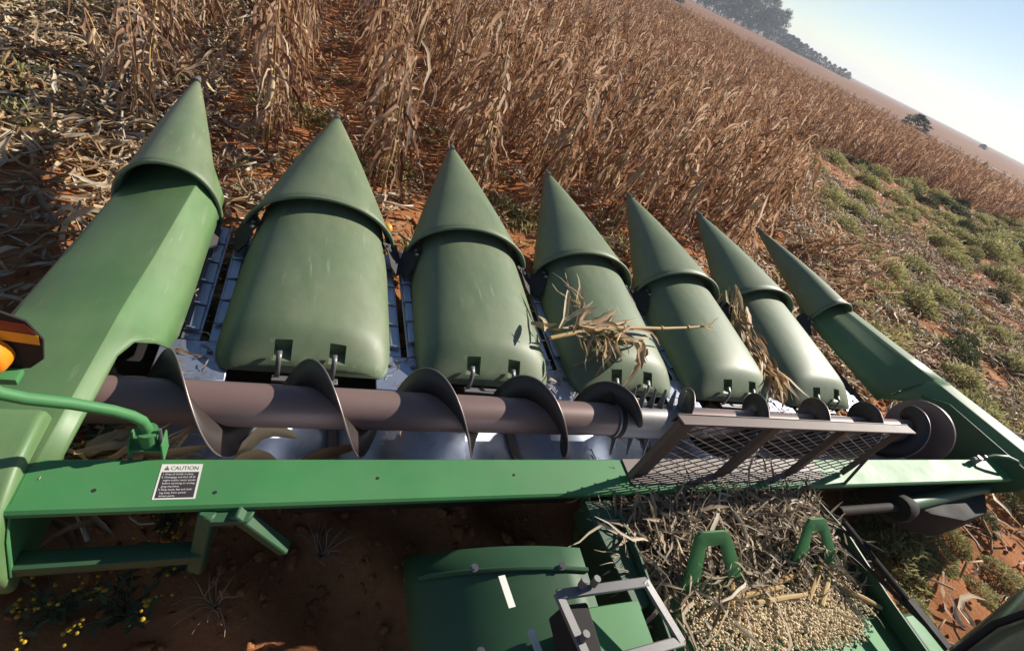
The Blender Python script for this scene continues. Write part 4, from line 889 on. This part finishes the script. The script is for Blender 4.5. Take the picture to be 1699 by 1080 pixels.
while len(kp) < 5000:
    x = r.uniform(2.1, 3.34); y = r.uniform(.05, .47)
    if r.random() > .9 * max(0, 1.1 - ((y - .31) / .14) ** 2 - (max(0, abs(x - 2.75) - .28) / .25) ** 2 + .6 * noise.noise(Vector((x * 6, y * 6, 3)))): continue
    kp.append((x, y, fz(y) + .012 + r.uniform(0, .018)))
scatter('corn_kernels', kp, [(r.uniform(0, 6), r.uniform(-.6, .6), r.uniform(0, 6)) for _ in kp], [r.uniform(.75, 1.15) for _ in kp], [r.randrange(3) for _ in kp], KER, 'spilled pale yellow corn kernels spread over the feeder house top', 'corn kernels')

# fine chaff lying in the trough and on the deck
ch = []
for _ in range(420): ch.append((S * (r.randint(0, 5) + .5) - .06 + r.uniform(-.11, .11), r.choice([r.uniform(1.55, 1.76), r.uniform(1.78, 2.5)]), .338))
for _ in range(300):
    y = r.uniform(1.1, 1.48); ch.append((r.uniform(.2, 5.1), y, trz(0, y) + .002))
scatter('chaff', ch, [(r.gauss(0, .2), r.gauss(0, .2), r.uniform(0, 6.28)) for _ in ch], [min(.45, .05 + r.expovariate(11)) for _ in ch], [r.randrange(10) for _ in ch], RES, 'fine bits of chaff in the auger trough and on the deck plates', 'chaff')

# ------------------------------------------------------------------ far things
b = MB()
def strip(name, d0, d1, z, mat):
    n1 = Vector((.915, .403, 0)); t1 = Vector((-.403, .915, 0)); v = []; f = []
    for i in range(41):
        s_ = -260 + 16 * i; w_ = 0.6 * math.sin(i * 1.3)
        v += [n1 * (d0 + w_) + t1 * s_ + Vector((0, 0, z)), n1 * (d1 + w_) + t1 * s_ + Vector((0, 0, z))]
    f = [(2 * i, 2 * i + 1, 2 * i + 3, 2 * i + 2) for i in range(40)]
    o = link(name, mesh(name, v, f, mat)); o['kind'] = 'structure'; return o
strip('crop_shade_strip', 104, 109, 0.02, 'bark')  # dark strip standing in for the shadow gap behind the corn
def crown_mesh(seed, H, W, n=70, per=80, leaf=.36, h0=.05):
    r = random.Random(seed); b = MB()
    for i in range(n):
        a = r.uniform(0, 6.28); h = r.uniform(h0, 1.0); q = W * math.sqrt(r.random()) * min(1, 1.9 * (1.02 - h)) ** .7
        c_ = Vector((q * math.cos(a), q * math.sin(a), H * h)); cr = H * r.uniform(.07, .14)
        for j in range(per):
            d = Vector((r.gauss(0, 1), r.gauss(0, 1), r.gauss(0, .8))).normalized() * cr * r.uniform(.5, 1.1); p = c_ + d
            u = Vector((r.gauss(0, 1), r.gauss(0, 1), r.gauss(0, .6))).normalized(); w_ = u.cross(d).normalized(); s_ = leaf * r.uniform(.5, 1.2)
            b.add([p - u * s_, p + w_ * s_ * .6, p + u * s_, p - w_ * s_ * .6], [(0, 1, 2, 3)], min(1, max(0, r.gauss(.4, .2))))
    return b.mesh('crown', 'tree', False, None, True)
def trunk_mesh(seed, H):
    r = random.Random(seed); b = MB(); b.tube([(0, 0, -.3), (.1, 0, H * .3), (.2, .1, H * .75)], [H * .028, H * .02, H * .006], 8)
    for k_ in range(6):
        a = r.uniform(0, 6.28); z = H * r.uniform(.25, .5); b.tube([(.1, 0, z), (H * .15 * math.cos(a), H * .15 * math.sin(a), z + H * .18), (H * .24 * math.cos(a), H * .24 * math.sin(a), z + H * .3)], [H * .011, H * .007, H * .003], 6)
    return b.mesh('trunk', 'bark', True, None)
CR = [(crown_mesh(700 + i, 16, 6.0), trunk_mesh(720 + i, 16)) for i in range(4)]; SB = [(crown_mesh(740 + i, 5, 2.9, 90, 70, .15, .0), trunk_mesh(750 + i, 4)) for i in range(3)]
def far_tree(name, az, dist, s, src, label, cat, group=None):
    az = R(az); t = thing(name, label, cat, (CAM.x + dist * math.sin(az), dist * math.cos(az), 0), group); t.rotation_euler = (0, 0, rnd.uniform(0, 6.28)); t.scale = (s * rnd.uniform(.95, 1.25), s * rnd.uniform(.95, 1.25), s * (.62 if name == 'lone_bush' else 1)); put('crown', src[0], t); put('trunk', src[1], t)
az = 30.2; i = 0
while az < 40.6:
    far_tree('gum_tree', az, 400 + rnd.uniform(-25, 25), rnd.uniform(.95, 1.25), CR[i % 4], 'tall dark tree in the grove on the far horizon', 'tree', 'trees of the grove on the horizon'); az += rnd.uniform(.55, .95); i += 1
az = 40.8
while az < 47.6:
    far_tree('far_bush', az, 420 + rnd.uniform(-20, 20), lerp(1.5, .7, (az - 40.8) / 6.8) * rnd.uniform(.85, 1.15), SB[i % 3], 'low dark bush in the hedge trailing off from the horizon grove', 'bush', 'hedge bushes along the horizon'); az += rnd.uniform(.35, .6); i += 1
far_tree('lone_bush', 54.6, 104, .6, SB[0], 'lone round dark bush standing beyond the corn', 'bush'); far_tree('lone_bush', 59.6, 330, .6, SB[1], 'small dark bush on the skyline right of the lone round bush', 'bush')
far_tree('lone_bush', 31.0, 150, .45, SB[2], 'small dark shrub beside the far shade strip below the grove', 'bush')

# ------------------------------------------------------------------ air
b = MB(); b.box(-1900, 1900, -1900, 1900, -1.5, 30)
hz = link('haze', recalc(b.mesh('haze', None, False))); tag(hz, 'thin pale haze in the air over the whole field', 'haze', kind='stuff')
hm = bpy.data.materials.new('haze_air'); hm.use_nodes = True; hn = hm.node_tree; hn.nodes.remove(hn.nodes['Principled BSDF'])
pv = hn.nodes.new('ShaderNodeVolumePrincipled'); pv.inputs['Color'].default_value = (0.80, 0.87, 1.0, 1); pv.inputs['Density'].default_value = 0.00055; pv.inputs['Anisotropy'].default_value = 0.2
hn.links.new(pv.outputs[0], hn.nodes['Material Output'].inputs['Volume']); hz.data.materials.append(hm)
